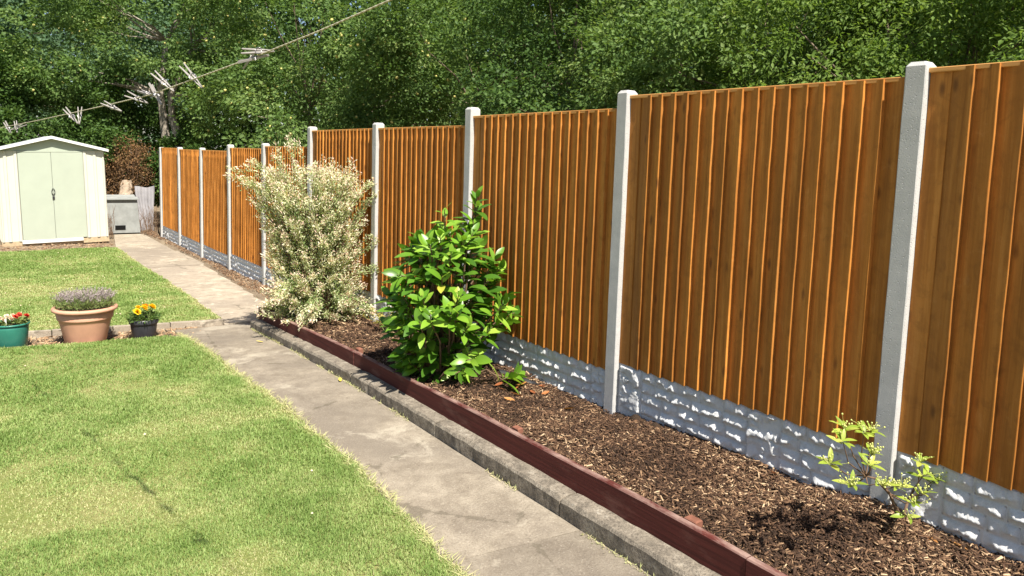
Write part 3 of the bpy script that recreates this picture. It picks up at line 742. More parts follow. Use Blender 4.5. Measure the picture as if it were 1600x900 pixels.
# roof: two sheets overhanging the front, white barge boards
for s in (-1, 1):
    e, a = Vector((s * 1.05, 0, 1.985)), Vector((0, 0, 2.265))
    r_ = B(); n_ = Vector((s * .26, 0, .96)) * .02
    V = []
    for y in (-.10, 1.40):
        for p in (e, a, a + Vector((0, 0, .022)), e + n_): V.append((p.x, y, p.z))
    r_.add(V, [[0, 1, 2, 3], [7, 6, 5, 4], [0, 4, 5, 1], [1, 5, 6, 2], [2, 6, 7, 3], [3, 7, 4, 0]]); sm(r_, 'roof', 'galv')
    t_ = B(); V = []
    for y in (-.118, -.102):
        for p in (e + Vector((s * .02, 0, -.03)), a + Vector((0, 0, -.03)), a + Vector((0, 0, .03)), e + Vector((s * .02, 0, .028))): V.append((p.x, y, p.z))
    t_.add(V, [[0, 1, 2, 3], [7, 6, 5, 4], [0, 4, 5, 1], [1, 5, 6, 2], [2, 6, 7, 3], [3, 7, 4, 0]]); sm(t_, 'barge_board', 'shedtrim')
sm(B().box((-1.0, -.0, -.06), (-.645, 1.35, .055), .006).box((.495, .0, -.06), (1.0, 1.35, .055), .006).box((-.645, .04, -.06), (.495, 1.35, .055)), 'plinth', 'plinth')

# ------------------------------------------------------------------ things beside the shed
bo = Vector((-.52, 18.85, -.49))
bunk = empty('coal_bunker', bo, 'grey concrete bunker with a dark slot low in its front', 'bunker')
b = B(); b.add([(-.97, 18.65, -.49), (-.19, 18.65, -.49), (-.25, 18.68, .33), (-.97, 18.68, .33), (-.97, 19.3, -.49), (-.19, 19.3, -.49), (-.25, 19.28, .395), (-.97, 19.28, .395)],
              [[0, 1, 2, 3], [5, 4, 7, 6], [4, 0, 3, 7], [1, 5, 6, 2], [3, 2, 6, 7]]); body = b.mk('body', 'bunker', bunk, bo)
B().add([(-1.0, 18.62, .335), (-.22, 18.62, .335), (-.22, 19.32, .40), (-1.0, 19.32, .40), (-1.0, 18.62, .36), (-.22, 18.62, .36), (-.22, 19.32, .425), (-1.0, 19.32, .425)],
        [[3, 2, 1, 0], [4, 5, 6, 7], [0, 1, 5, 4], [1, 2, 6, 5], [2, 3, 7, 6], [3, 0, 4, 7]]).mk('lid', 'bunker', bunk, bo)
B().box((-.755, 18.640, -.405), (-.525, 18.654, -.30)).mk('slot', 'slot', bunk, bo)  # solid dark box standing in for the shaded opening
def tarp():
    V = []; n, m = 26, 14
    for j in range(m):
        for i in range(n):
            u, v = i / (n - 1), j / (m - 1)
            x = -.21 + .36 * u + .06 * v * (u - .4) ; z = -.48 + 1.14 * v - .10 * u * v * (1 - u)
            V.append((x + .02 * math.sin(v * 5 + u * 3), 18.75 + .22 * v + .025 * math.sin(u * 19 + 8 * v + 1.5 * math.sin(v * 4)) * (1.1 - .5 * v), z + .012 * math.sin(u * 8)))
    n0 = len(V); V += [(x, y + .006, z) for x, y, z in V]; F = []
    for j in range(m - 1):
        for i in range(n - 1):
            a = j * n + i; F.append([a, a + 1, a + n + 1, a + n]); F.append([a + n0, a + n + n0, a + n + 1 + n0, a + 1 + n0])
    o = mk('tarpaulin', V, F, 'tarp', smooth=True); tag(o, 'silver grey plastic sheet standing in folds beside the bunker', 'tarpaulin')
tarp()
def sack():
    V = []; n, m = 14, 10
    for j in range(m):
        for i in range(n):
            t = 2 * math.pi * i / n; v = j / (m - 1); r = (.17 + .05 * random.random()) * (1 - .45 * v ** 2)
            V.append((-.42 + r * math.cos(t) + .08 * v, 19.55 + r * .8 * math.sin(t), -.2 + .95 * v + .05 * random.random()))
    F = [[j * n + i, j * n + (i + 1) % n, (j + 1) * n + (i + 1) % n, (j + 1) * n + i] for j in range(m - 1) for i in range(n)]
    F.append([(m - 1) * n + i for i in range(n)])
    for i in range(n): V.append((V[i][0], V[i][1], -.49))
    F += [[m * n + i, m * n + (i + 1) % n, (i + 1) % n, i] for i in range(n)]
    tag(mk('garden_sack', V, F, 'sack'), 'crumpled cream sack standing behind the grey bunker', 'sack')
sack()
tag(B().box((-.965, 20.2, -.49), (-.895, 20.27, 1.92), .006).mk('wooden_post', 'whitepost', None, (-.93, 20.2, -.49)), 'thin pale post standing behind the shed roof', 'post')

# ------------------------------------------------------------------ pots
def pot(name, c, prof, mat, label, soil_r, soil_z, rim=None):
    t = empty(name, c, label, 'flower pot')
    B().lathe(prof, 40).mk('body', mat, t, (0, 0, 0), True, True)
    if rim: B().lathe(rim, 40).mk('rim', mat, t, (0, 0, 0), True, True)
    n = 28; b = B(); V = [(0, 0, soil_z + .01)] + [(soil_r * math.cos(6.2832 * i / n), soil_r * math.sin(6.2832 * i / n), soil_z) for i in range(n)]
    b.add(V, [[0, 1 + i, 1 + (i + 1) % n] for i in range(n)]).mk('compost', 'compost', t, (0, 0, 0), True, True)
    return t
tc = Vector((-2.655, 6.85, -.343))
pot('terracotta_pot', tc, [(0, .0), (.185, .0), (.188, .006), (.232, .20), (.243, .235), (.252, .238), (.255, .245), (.254, .25), (.266, .335), (.255, .335), (.243, .25)], 'terracotta',
    'wide terracotta coloured pot holding grey lavender between the two smaller pots', .255, .32, [(.262, .318), (.292, .322), (.299, .332), (.298, .346), (.288, .357), (.268, .36), (.256, .352), (.252, .31)])
gc = Vector((-3.285, 6.97, -.366))
pot('green_pot', gc, [(0, 0), (.132, 0), (.135, .004), (.151, .20), (.153, .24), (.146, .24)], 'greenpot', 'dark green plastic pot at the lawn edge with pink and red flowers', .147, .215, [(.153, .232), (.163, .235), (.166, .243), (.163, .252), (.152, .252), (.147, .21)])
kc = Vector((-2.125, 6.78, -.345))
pot('black_pot', kc, [(0, 0), (.112, 0), (.114, .004), (.130, .14), (.131, .15), (.124, .15)], 'blackpot', 'small black plastic pot with yellow marigolds beside the path', .126, .165, [(.131, .14), (.141, .142), (.143, .15), (.143, .188), (.136, .19), (.130, .16)])
# lavender
def plant_root(name, loc, label, cat): return empty(name, loc, label, cat)
def lavender():
    t = plant_root('lavender', tc + Vector((0, 0, .33)), 'low lavender clump with faded mauve spikes filling the terracotta pot', 'plant')
    n = 2600; a = rng.uniform(0, 6.283, n); r = .255 * np.sqrt(rng.uniform(0, 1, n)); P = np.stack([r * np.cos(a), r * np.sin(a), rng.uniform(0, .05, n)], -1)
    D = np.stack([np.cos(a) * r * 1.6 + rng.normal(0, .25, n), np.sin(a) * r * 1.6 + rng.normal(0, .25, n), .8 + 0 * a], -1)
    st = rng.uniform(0, 1, n)[:, None] * .085; P = P + unit(D) * st
    D2 = unit(D) + rng.normal(0, .5, (n, 3)); V, F = leaves(P, D2, rng.normal(0, 1, (n, 3)), rng.uniform(.03, .055, n), .007, .1)
    tag(mk('foliage', V, F, 'herb', t, tint=np.repeat(rng.uniform(0, 1, n), 4), local=True), kind='stuff')
    n = 420; a = rng.uniform(0, 6.283, n); r = .27 * np.sqrt(rng.uniform(0, 1, n)); base = np.stack([r * np.cos(a) * .8, r * np.sin(a) * .8, .05 + 0 * a], -1)
    D = unit(np.stack([np.cos(a) * r * 2.2 + rng.normal(0, .18, n), np.sin(a) * r * 2.2 + rng.normal(0, .18, n), 1 + 0 * a], -1))
    ln = rng.uniform(.08, .15, n); Vs, Fs, Ts, c = [], [], [], 0
    V, F = leaves(base, D, rng.normal(0, 1, (n, 3)), ln, .003, .1); Vs.append(V); Fs.append(F); Ts.append(np.full(len(V), .1)); c = len(V)
    for q in range(7):
        tip = base + D * (ln * (.72 + .05 * q))[:, None]
        V, F = leaves(tip, rng.normal(0, 1, (n, 3)) + D, rng.normal(0, 1, (n, 3)), .014, .009, .3); Vs.append(V); Fs.append(F + c); c += len(V); Ts.append(np.repeat(rng.uniform(.2, 1, n), 4))
    tag(mk('flower_spikes', np.concatenate(Vs), np.concatenate(Fs), 'herbfl', t, tint=np.concatenate(Ts), local=True), kind='stuff')
    B().tube([(.01, 0, 0), (.012, 0, .14), (.016, .005, .235)], .003, 5).mk('tall_stem', 'stem', t, local=True)
lavender()
def petal_head(r, layers, mat, name, parent, loc, tilt=.3, az=0):
    Vs, Fs, c = [], [], 0
    for q in range(layers):
        n = 11 - q; a = np.arange(n) * 2 * np.pi / n + q * .4 + rng.normal(0, .08, n); el = .15 + q * .33 + rng.normal(0, .08, n)
        D = np.stack([np.cos(a) * np.cos(el), np.sin(a) * np.cos(el), np.sin(el)], -1); N = np.stack([-np.cos(a) * np.sin(el), -np.sin(a) * np.sin(el), np.cos(el)], -1)
        V, F = leaves(np.zeros((n, 3)) + np.array((0, 0, .004 * q)), D, N, r * (1 - .13 * q), r * .62, -.12, .7); Vs.append(V); Fs.append(F + c); c += len(V)
    o = mk(name, np.concatenate(Vs), np.concatenate(Fs), mat, parent, local=True); o.location = loc; o.rotation_euler = (tilt * math.sin(az), -tilt * math.cos(az) * 0 + tilt * .5, az); return o
def marigold():
    t = plant_root('marigold', kc + Vector((0, 0, .165)), 'marigold plant with bright yellow and orange flower heads in the black pot', 'plant')
    n = 520; a = rng.uniform(0, 6.283, n); r = .15 * np.sqrt(rng.uniform(0, 1, n)); z = .02 + .085 * rng.uniform(0, 1, n) * (1 - (r / .17) ** 2)
    V, F = leaves(np.stack([r * np.cos(a), r * np.sin(a), z], -1), np.stack([np.cos(a), np.sin(a), rng.uniform(-.3, .9, n)], -1) + rng.normal(0, .4, (n, 3)), rng.normal(0, .5, (n, 3)) + np.array((0, 0, 1)), rng.uniform(.03, .055, n), .014, .2)
    tag(mk('foliage', V, F, 'dark_leaf', t, tint=np.repeat(rng.uniform(.3, 1, n), 4), local=True), kind='stuff')
    for (x, y, z, r_, m_) in [(-.075, -.06, .11, .047, 'marigold'), (-.005, -.05, .14, .048, 'marigold'), (.07, -.04, .145, .048, 'marigold'), (.02, .04, .14, .038, 'orangefl'), (-.05, .05, .13, .036, 'marigold'), (.095, .02, .13, .034, 'marigold')]:
        B().tube([(x * .5, y * .5, 0), (x, y, z)], .003, 5).mk('stem', 'stem', t, local=True)
        petal_head(r_, 5, m_, 'flower', t, (x, y, z), .6, -1.5 + random.uniform(-.5, .5))
marigold()
def bedding():
    t = plant_root('bedding_plant', gc + Vector((0, 0, .215)), 'bedding plant with cream and red petals in the green pot', 'plant')
    n = 300; a = rng.uniform(0, 6.283, n); r = .145 * np.sqrt(rng.uniform(0, 1, n))
    V, F = leaves(np.stack([r * np.cos(a), r * np.sin(a), .02 + rng.uniform(0, .05, n)], -1), np.stack([np.cos(a), np.sin(a), rng.uniform(0, .9, n)], -1) + rng.normal(0, .4, (n, 3)), rng.normal(0, .5, (n, 3)) + np.array((0, 0, 1)), rng.uniform(.03, .05, n), .022, .2)
    tag(mk('foliage', V, F, 'herb', t, tint=np.repeat(rng.uniform(.3, 1, n), 4), local=True), kind='stuff')
    for (x, y, z, r_, m_) in [(-.06, -.05, .075, .032, 'creamfl'), (.0, -.06, .08, .034, 'creamfl'), (.04, -.03, .095, .03, 'redfl'), (.13, -.02, .09, .036, 'redfl'), (.075, .03, .10, .03, 'redfl'), (-.09, .02, .08, .03, 'creamfl'), (.02, .05, .09, .03, 'creamfl'), (-.03, .0, .10, .028, 'creamfl')]:
        petal_head(r_, 3, m_, 'flower', t, (x, y, z), .6, -1.5 + random.uniform(-.6, .6))
    B().box((-.05, -.1, -.02), (-.035, -.097, .095)).mk('plant_tag', 'shedtrim', t, local=True)
bedding()

# ------------------------------------------------------------------ clothes line and pegs
def ray(px, py):
    d = _f + _r * ((px - 800) / 1148.4) - _u * ((py - 366.8) / 1148.4); return d
def rope_depth(x): return 1 / (.224 + .00069 * x)      # from where the pegs' shadows fall on the lawn
RP = [tuple(CAM + ray(x, y) * rope_depth(x)) for x, y in [(0, 200), (60, 188), (115, 176), (175, 162.5), (235, 148), (310, 121), (400, 88), (500, 48), (610, 0)]]
def rope():
    P = [Vector(p) for p in RP]
    d0 = (P[0] - P[2]).normalized(); d1 = (P[-1] - P[-3]).normalized()
    left = [P[0] + d0 * s + Vector((0, 0, .012 * s * s)) for s in (4.5, 3, 2, 1, .5)]; right = [P[-1] + d1 * s + Vector((0, 0, .02 * s)) for s in (.4, .8, 1.5, 2.5, 4)]
    P = left + P + right; n = 8; V = []; F = []; uv = []; s_ = 0
    # resample
    Q = []
    for i in range(len(P) - 1):
        m = max(2, int((P[i + 1] - P[i]).length / .05))
        for j in range(m): Q.append(P[i].lerp(P[i + 1], j / m))
    Q.append(P[-1]); b = B().tube(Q, .0021, n, False)
    me = mesh_data('clothes_line', b.V, b.F, 'rope', True)
    u = me.uv_layers.new(name='UVMap'); arc = [0]
    for i in range(1, len(Q)): arc.append(arc[-1] + (Q[i] - Q[i - 1]).length)
    for p in me.polygons:
        for li in p.loop_indices:
            vi = me.loops[li].vertex_index; k_ = vi % n; i_ = vi // n
            kk = k_ if not (k_ == 0 and any(me.loops[q].vertex_index % n == n - 1 for q in p.loop_indices)) else n
            u.data[li].uv = (arc[i_] * 28, kk / n * 1.0)
    o = bpy.data.objects.new('clothes_line', me); link(o, None, (0, 0, 0)); tag(o, 'pale twisted rope clothes line sloping across the top left', 'clothes line')
rope()
def prong_mesh():
    b = B(); V = []; F = []
    prof = [(0, .0005, .0026), (.008, .0004, .0032), (.018, .0022, .0040), (.026, .0010, .0044), (.036, .0006, .0048), (.074, .0022, .0045)]
    for x, zi, zo in prof:
        for y in (-.0024, .0024): V += [(x, y, zi), (x, y, zo)]
    for i in range(len(prof) - 1):
        a = i * 4; c_ = a + 4
        F += [[a, a + 2, c_ + 2, c_], [a + 1, c_ + 1, c_ + 3, a + 3], [a, c_, c_ + 1, a + 1], [a + 2, a + 3, c_ + 3, c_ + 2]]
    F += [[0, 1, 3, 2], [20, 22, 23, 21]]
    return mesh_data('prong', V, F, 'peg')
PR = prong_mesh()
SPR = (lambda b: mesh_data('spring', b.V, b.F, 'steel', True))(B().tube([(.034 + .0072 * math.cos(t * .7), -.004 + .008 * t / 40, .0072 * math.sin(t * .7)) for t in range(40)], .0009, 5))
def peg(a, b_, label, dd=0., spin=0., open_=.05, da=0.):
    """a = jaw end, b_ = tail end, as measured on the photograph; depth follows the rope"""
    mid = (a[0] + b_[0]) / 2; D = rope_depth(mid) + dd
    A = CAM + ray(*a) * (D - da); Bq = CAM + ray(*b_) * (D + da); x = (Bq - A).normalized()
    ctr = (A + Bq) / 2; k = (Bq - A).length / .074; org = ctr - x * .037 * k
    t = empty('clothes_peg', org, label, 'clothes peg', 'wooden pegs left on the clothes line')
    q = x.to_track_quat('X', 'Z') @ Euler((spin, 0, 0)).to_quaternion()
    t.rotation_mode = 'QUATERNION'; t.rotation_quaternion = q; t.scale = (k, k, k)
    for s in (0, 1):
        o = bpy.data.objects.new('prong', PR); COL.objects.link(o); o.parent = t; o.location = (.0, 0, 0)
        o.rotation_euler = (math.pi * s, -open_ * .8 * (1 if s == 0 else -1), 0)
        o.location.z = -.0012 if s == 0 else .0012; o.location.x = 0
    o = bpy.data.objects.new('spring', SPR); COL.objects.link(o); o.parent = t
    return t
for a in [((428, 80), (378, 80), 'grey wooden peg lying level across the line, top of the right-hand cluster', -.01, .3, .05, 0.01),
          ((420, 86), (372, 97), 'grey wooden peg slanting low under the level one in the right-hand cluster', -.02, 1.2, .07, 0.0),
          ((402, 76), (381, 106), 'steeply tilted grey peg hanging below the rope in the right-hand cluster', .015, .8, .05, .02),
          ((316, 137), (284, 101), 'lone tilted wooden peg just left of the right-hand cluster, tail up', 0, .5, .06, .01),
          ((272, 143), (239, 113), 'tilted wooden peg with tail up in front of the tree trunk', 0, .7, .06, .01),
          ((252, 164), (235, 131), 'steep grey peg crossing the rope just below the tilted one', .01, 2.0, .05, .015),
          ((231, 161), (197, 146), 'flat lying grey peg with prongs open on the rope', 0, .4, .09, .01),
          ((240, 150), (218, 142), 'small grey peg seen nearly end on between two others', .015, 1.3, .06, .03),
          ((190, 174), (160, 160), 'single flat peg alone in the left middle of the rope', 0, .9, .08, .01),
          ((122, 193), (101, 169), 'slim wooden peg leaning left, one of a crossed pair above the shed', 0, .5, .05, .012),
          ((124, 194), (125, 167), 'upright peg of the crossed pair above the shed', .01, 1.4, .08, .012),
          ((17, 208), (7, 190), 'leftmost small peg on the rope over the shed corner', 0, .4, .06, .015),
          ((27, 207), (24, 189), 'upright middle peg of the leftmost trio over the shed', .01, 1.1, .05, .02),
          ((16, 203), (41, 193), 'right peg of the leftmost trio, lying along the rope', .02, .2, .06, .01)]:
    peg(*a)

# ------------------------------------------------------------------ trees
def curve_pts(a, b_, n, wob, sag=0):
    a, b_ = Vector(a), Vector(b_); P = []
    for i in range(n + 1):
        t = i / n; p = a.lerp(b_, t); s = math.sin(math.pi * t)
        P.append(p + Vector((random.uniform(-wob, wob), random.uniform(-wob, wob), random.uniform(-wob, wob) * .6 - sag * s)) * (1 if 0 < i < n else 0))
    return P
def tree(name, label, base, crowns, mat, n_clump, per, ll, lw, clr, trunk_r, stems=1, group='trees behind the fence', trunk_pts=None, droop=.25, lean=(0, 0), apples=0, cat='tree', bark='bark', front=.75, fill=.25, gap=None):
    base = Vector(base); t = empty(name, base, label, cat, group)
    # crown clump centres: lumpy shells of several ellipsoids, denser towards the light and the garden
    C = []; tot = sum(c[3] * c[4] for c in crowns); toc = np.array(CAM) - np.array(base)
    for (cx, cy, cz, rx, rz) in crowns:
        # rounded leaf masses set over the crown, clumps on the outside of each mass
        k = int(n_clump * rx * rz / tot); nb = 11; bd = unit(rng.normal(0, 1, (nb * 4, 3))); fac = bd @ (toc / np.linalg.norm(toc))
        bd = bd[(fac > -.2) | (rng.uniform(0, 1, len(bd)) > front)][:nb]; br_ = rng.uniform(.26, .50, len(bd))
        bc = np.array((cx, cy, cz)) + bd * np.array((rx, rx, rz)) * rng.uniform(.55, .85, (len(bd), 1))
        wb = br_ ** 2; ib = rng.choice(len(bd), k, p=wb / wb.sum()); d = unit(rng.normal(0, 1, (k, 3)) + bd[ib] * .7 + np.array((0, 0, .35)))
        rb = br_[ib][:, None] * np.array((rx, rx, rz * .85)); rad = np.where(rng.uniform(0, 1, k) < fill, rng.uniform(.3, .8, k), rng.uniform(.85, 1.06, k))[:, None]
        C.append(bc[ib] + d * rb * rad)
    C = np.concatenate(C); C = C[C[:, 2] > base.z + .15]
    if gap: C = C[~((np.abs(C[:, 0] - gap[0]) < gap[1]) & (C[:, 2] < gap[2]) & (C[:, 1] < gap[3]))]
    C = C[(C[:, 0] > .55) | (C[:, 1] > 17.5)]; n = len(C)
    cc = np.array([crowns[0][0], crowns[0][1], crowns[0][2]])
    out = unit(C - cc)
    # leaves
    rep = np.repeat(np.arange(n), per); m = len(rep); cs = clr * rng.uniform(.55, 1.3, n)
    off = rng.normal(0, 1, (m, 3)); off /= (np.linalg.norm(off, axis=1, keepdims=True) ** .5); off *= cs[rep][:, None] * np.array((.62, .62, .42))
    P = C[rep] + off; P[:, 2] -= droop * .5 * (off[:, 0] ** 2 + off[:, 1] ** 2) / clr
    D = unit(off) * .8 + out[rep] * .5 + rng.normal(0, .55, (m, 3)); D[:, 2] -= droop
    N = rng.normal(0, .55, (m, 3)) + out[rep] * .45; N[:, 2] += .8
    sz = rng.uniform(.6, 1.25, m)
    V, F = leaves(P, D, N, ll * sz, lw * sz, .18)
    ti = np.clip(np.repeat(rng.beta(2, 2.2, n), per) * .55 + rng.beta(2, 2.5, m) * .5, 0, 1)
    cr = mk('crown', V - np.array(base), F, mat, t, base, tint=np.repeat(ti, 4))
    # trunk, limbs and twigs
    b = B(); top = Vector(cc)
    if trunk_pts is None:
        trunk_pts = []
        for s in range(stems):
            o_ = Vector((random.uniform(-.35, .35), random.uniform(-.35, .35), 0)) * (stems > 1)
            trunk_pts.append(curve_pts(base + o_ - Vector((0, 0, .1)), top + o_ * 2.5 + Vector((0, 0, -crowns[0][4] * .3)), 5, .12))
    for P_ in trunk_pts:
        k_ = len(P_) - 1; b.tube(P_, [trunk_r * (1 - .62 * i / k_) * (1.25 if i == 0 else 1) for i in range(k_ + 1)], 9)
    joints = [p for P_ in trunk_pts for p in P_[2:]]
    sel = rng.choice(n, min(n, 30), replace=False)
    for q in sel:
        e = Vector(C[q]); j = min(joints, key=lambda p: (p - e).length + .6 * abs(p.z - e.z + .6)); e = j.lerp(e, .75)
        dist = (e - j).length
        b.tube(curve_pts(j, e, 3, .07 * dist), [trunk_r * .30 * min(1, dist / 2), trunk_r * .2 * min(1, dist / 2), .012, .006], 5, False)
    b.mk('trunk', bark, t, base, True)
    if apples:
        q = rng.choice(m, apples); ab = B()
        for i in q:
            p = P[i] + np.array((0, 0, -.04)); r_ = random.uniform(.026, .036)
            ab.lathe([(0, -r_), (r_ * .75, -r_ * .6), (r_, 0), (r_ * .75, r_ * .7), (r_ * .1, r_ * .8)], 7, tuple(p))
        tag(ab.mk('apples', 'apple', t, base, True), kind='stuff')
    return t
GR = 'trees behind the fence'
tp1 = [[Vector((1.02, 21, -.5)), Vector((.98, 21, 1.2)), Vector((.86, 21, 2.2)), Vector((.75, 20.9, 3.1)), Vector((.9, 20.8, 4.6))],
       [Vector((1.10, 21, -.5)), Vector((1.35, 21, 1.0)), Vector((1.28, 20.9, 1.8)), Vector((1.02, 20.8, 2.45)), Vector((1.0, 20.9, 3.1)), Vector((1.5, 20.5, 4.4))]]
tree('apple_tree', 'apple tree with forked grey trunk showing beyond the far end of the fence', (1.0, 21, -.5), [(1.0, 21.2, 4.9, 3.0, 2.3), (2.2, 20.0, 3.9, 2.2, 1.5), (-.6, 21.6, 4.2, 2.0, 1.4), (.4, 22.8, 2.6, 2.0, 1.8)], 'apple_leaf', 420, 110, .10, .062, .42, .17, trunk_pts=tp1, apples=300, gap=(.95, .8, 3.5, 21.9), bark='palebark')
tree('apple_tree', 'apple tree with several thin stems above the lower fence panels', (3.4, 14.2, -.5), [(3.4, 14.0, 3.4, 2.9, 2.3), (2.0, 13.0, 2.4, 1.6, 1.3), (4.2, 12.6, 4.6, 2.4, 1.8), (2.8, 15.6, 2.6, 2.0, 1.6)], 'apple_leaf', 430, 115, .085, .052, .38, .10, stems=4, apples=320)
tree('apple_tree', 'apple tree with few fruits behind the middle of the fence', (4.7, 10.2, -.45), [(4.6, 10.0, 3.3, 2.6, 2.2), (5.4, 8.8, 4.3, 2.2, 1.7)], 'apple_leaf', 400, 120, .075, .047, .34, .09, stems=3, apples=90)
tree('hedgerow_tree', 'dark green bushy tree overhanging shade behind the tall middle panel', (4.4, 6.6, -.35), [(4.3, 6.5, 3.2, 2.2, 2.1), (5.0, 5.6, 4.3, 2.0, 1.5)], 'dark_leaf', 400, 120, .066, .042, .30, .09, stems=3)
tree('hedgerow_tree', 'mid green leafy tree behind the second panel from the right', (4.4, 4.3, -.3), [(4.4, 4.3, 2.9, 1.9, 1.8), (3.5, 4.5, 2.2, 1.0, .9), (5.0, 3.6, 3.9, 1.7, 1.4)], 'apple_leaf', 380, 120, .060, .038, .27, .08, stems=3)
tree('hedgerow_tree', 'bright feathery tree with drooping sprays behind the wide right-hand panel', (4.5, 2.4, -.3), [(4.5, 2.5, 2.7, 1.8, 1.6), (3.6, 2.7, 2.1, 1.0, .8), (5.0, 1.7, 3.7, 1.6, 1.3)], 'pale_leaf', 380, 125, .060, .026, .27, .08, stems=3, droop=.55)
tree('hedgerow_tree', 'feathery pale green tree behind the rightmost panel', (4.6, .7, -.3), [(4.6, .8, 2.7, 1.7, 1.6), (3.7, 1.2, 2.0, 1.0, .8), (5.1, .1, 3.7, 1.6, 1.3)], 'pale_leaf', 340, 120, .058, .027, .27, .08, stems=3, droop=.5)
tree('hedgerow_tree', 'leafy tree out past the right end of the picture', (4.7, -1.2, -.3), [(4.7, -1.2, 2.7, 1.7, 1.6)], 'pale_leaf', 120, 100, .065, .032, .3, .08, stems=2)
# hedge behind the shed and far trees
tree('evergreen_bush', 'dense dark evergreen bush rising behind the shed roof', (-2.6, 21.2, -.5), [(-2.6, 21.4, 1.4, 2.0, 1.9), (-1.2, 21.6, 2.6, 1.6, 1.4), (-3.9, 21.4, 2.6, 1.7, 1.6), (-.2, 21.9, 1.6, 1.3, 1.7)], 'dark_leaf', 420, 110, .095, .06, .36, .10, stems=3, cat='bush', group='bushes behind the shed')
tree('evergreen_bush', 'dark bush at the left edge above the shed', (-5.6, 21.6, -.5), [(-5.6, 21.6, 2.0, 2.2, 2.2), (-4.7, 22.0, 4.0, 2.0, 1.8)], 'dark_leaf', 260, 100, .10, .065, .38, .10, stems=3, cat='bush', group='bushes behind the shed')
tree('ivy_bush', 'dark ivy covered bush in the gap between bunker and fence', (.95, 20.3, -.5), [(.95, 20.3, .7, .75, 1.2), (1.5, 20.6, 1.2, .8, 1.0)], 'dark_leaf', 120, 100, .08, .06, .26, .05, stems=2, cat='bush', group='bushes behind the shed')
tree('broadleaf_tree', 'tall soft grey green tree in the top left corner', (-4.6, 29, -.5), [(-4.6, 29, 6.0, 3.4, 3.4), (-2.2, 29.5, 5.0, 2.6, 2.4), (-6.5, 28, 4.4, 2.6, 2.4)], 'blue_leaf', 330, 90, .15, .085, .6, .22, group='taller trees further back')
tree('broadleaf_tree', 'tall grey green tree right of the corner tree, above the shed', (.2, 29.5, -.5), [(.2, 29.5, 6.4, 3.4, 3.2), (2.4, 28.5, 5.2, 2.6, 2.4), (.8, 28, 3.4, 2.8, 2.0)], 'blue_leaf', 320, 90, .15, .085, .6, .22, group='taller trees further back')
for (x, y, zc, r_, m_, lab) in [(6.2, 23.5, 4.4, 3.6, 'dark_leaf', 'tall dark tree behind the two apple trees'), (8.6, 18, 4.2, 3.4, 'apple_leaf', 'tall green tree behind the low fence panels'), (9.6, 13, 4.0, 3.2, 'dark_leaf', 'tall dark tree deep behind the middle of the fence'),
                                (9.6, 8.6, 4.0, 3.0, 'apple_leaf', 'tall green tree deep behind the tall middle panel'), (9.4, 5.0, 3.8, 2.7, 'dark_leaf', 'tall dark tree deep behind the wide panel'), (9.4, 2.0, 3.8, 2.6, 'pale_leaf', 'tall pale tree deep behind the right-hand panel'), (9.2, -.8, 3.6, 2.5, 'pale_leaf', 'tall pale tree deep behind the rightmost panel')]:
    tree('broadleaf_tree', lab, (x, y, -.4), [(x, y, zc, r_, zc * .85), (x - 1.5, y - .8, zc * .55, r_ * .7, zc * .5), (x + .6, y - 1.2, zc * 1.5, r_ * .8, zc * .5)], m_, 230, 80, .125, .075, .48, .16, group='taller trees further back', stems=2)
def woodland():
    n = 5000; a = np.radians(rng.uniform(-18, 100, n)); d = rng.uniform(34, 44, n); z = rng.uniform(-.5, 15, n)
    C = np.stack([CAM.x + np.sin(a) * d, CAM.y + np.cos(a) * d, z], -1); per = 40; rep = np.repeat(np.arange(n), per); m = len(rep)
    P = C[rep] + rng.normal(0, .75, (m, 3)); D = rng.normal(0, 1, (m, 3)); N = rng.normal(0, .5, (m, 3)) + np.array((0, -.3, .7))
    V, F = leaves(P, D, N, rng.uniform(.25, .5, m), rng.uniform(.15, .3, m), .15)
    tag(mk('woodland', V, F, 'dark_leaf', tint=np.repeat(rng.uniform(0, .8, m), 4)), 'dark leafy woodland closing the view behind every tree', None, None, 'stuff')
woodland()
# dead bramble heap between shed and fence
def bramble():
    base = Vector((-.42, 20.1, -.5)); t = empty('dead_bramble', base, 'heap of dead brown bramble and twigs between shed and fence', 'bush')
    n = 210; d = unit(rng.normal(0, 1, (n, 3))); d[:, 2] = np.abs(d[:, 2]); C = np.array((-.28, 20.1, .35)) + d * np.array((.84, .5, 1.40)) * rng.uniform(.75, 1.05, (n, 1))
    per = 55; rep = np.repeat(np.arange(n), per); m = len(rep); P = C[rep] + rng.normal(0, .12, (m, 3)); P[:, 2] = np.maximum(P[:, 2], -.45)
    V, F = leaves(P, rng.normal(0, 1, (m, 3)), rng.normal(0, .6, (m, 3)) + np.array((0, -.3, .6)), rng.uniform(.03, .08, m), rng.uniform(.015, .045, m), .25)
    ti = np.clip(rng.beta(2, 2, m) * .9 + (P[:, 2] > 1.2) * .08, 0, 1)
    mk('crown', V - np.array(base), F, 'bramble', t, base, tint=np.repeat(ti, 4))
    b = B()
    for i in range(150):
        e = Vector(C[rng.integers(n)]) + Vector((random.uniform(-.1, .1), random.uniform(-.25, .0), random.uniform(-.1, .25))); s = Vector((-.4 + random.uniform(-.5, .5), 20.0 + random.uniform(-.2, .3), -.5))
        b.tube(curve_pts(s, e, 4, .09, -.15), [.010, .008, .006, .005, .003], 4, False)
    b.mk('twigs', 'twig', t, base)
bramble()
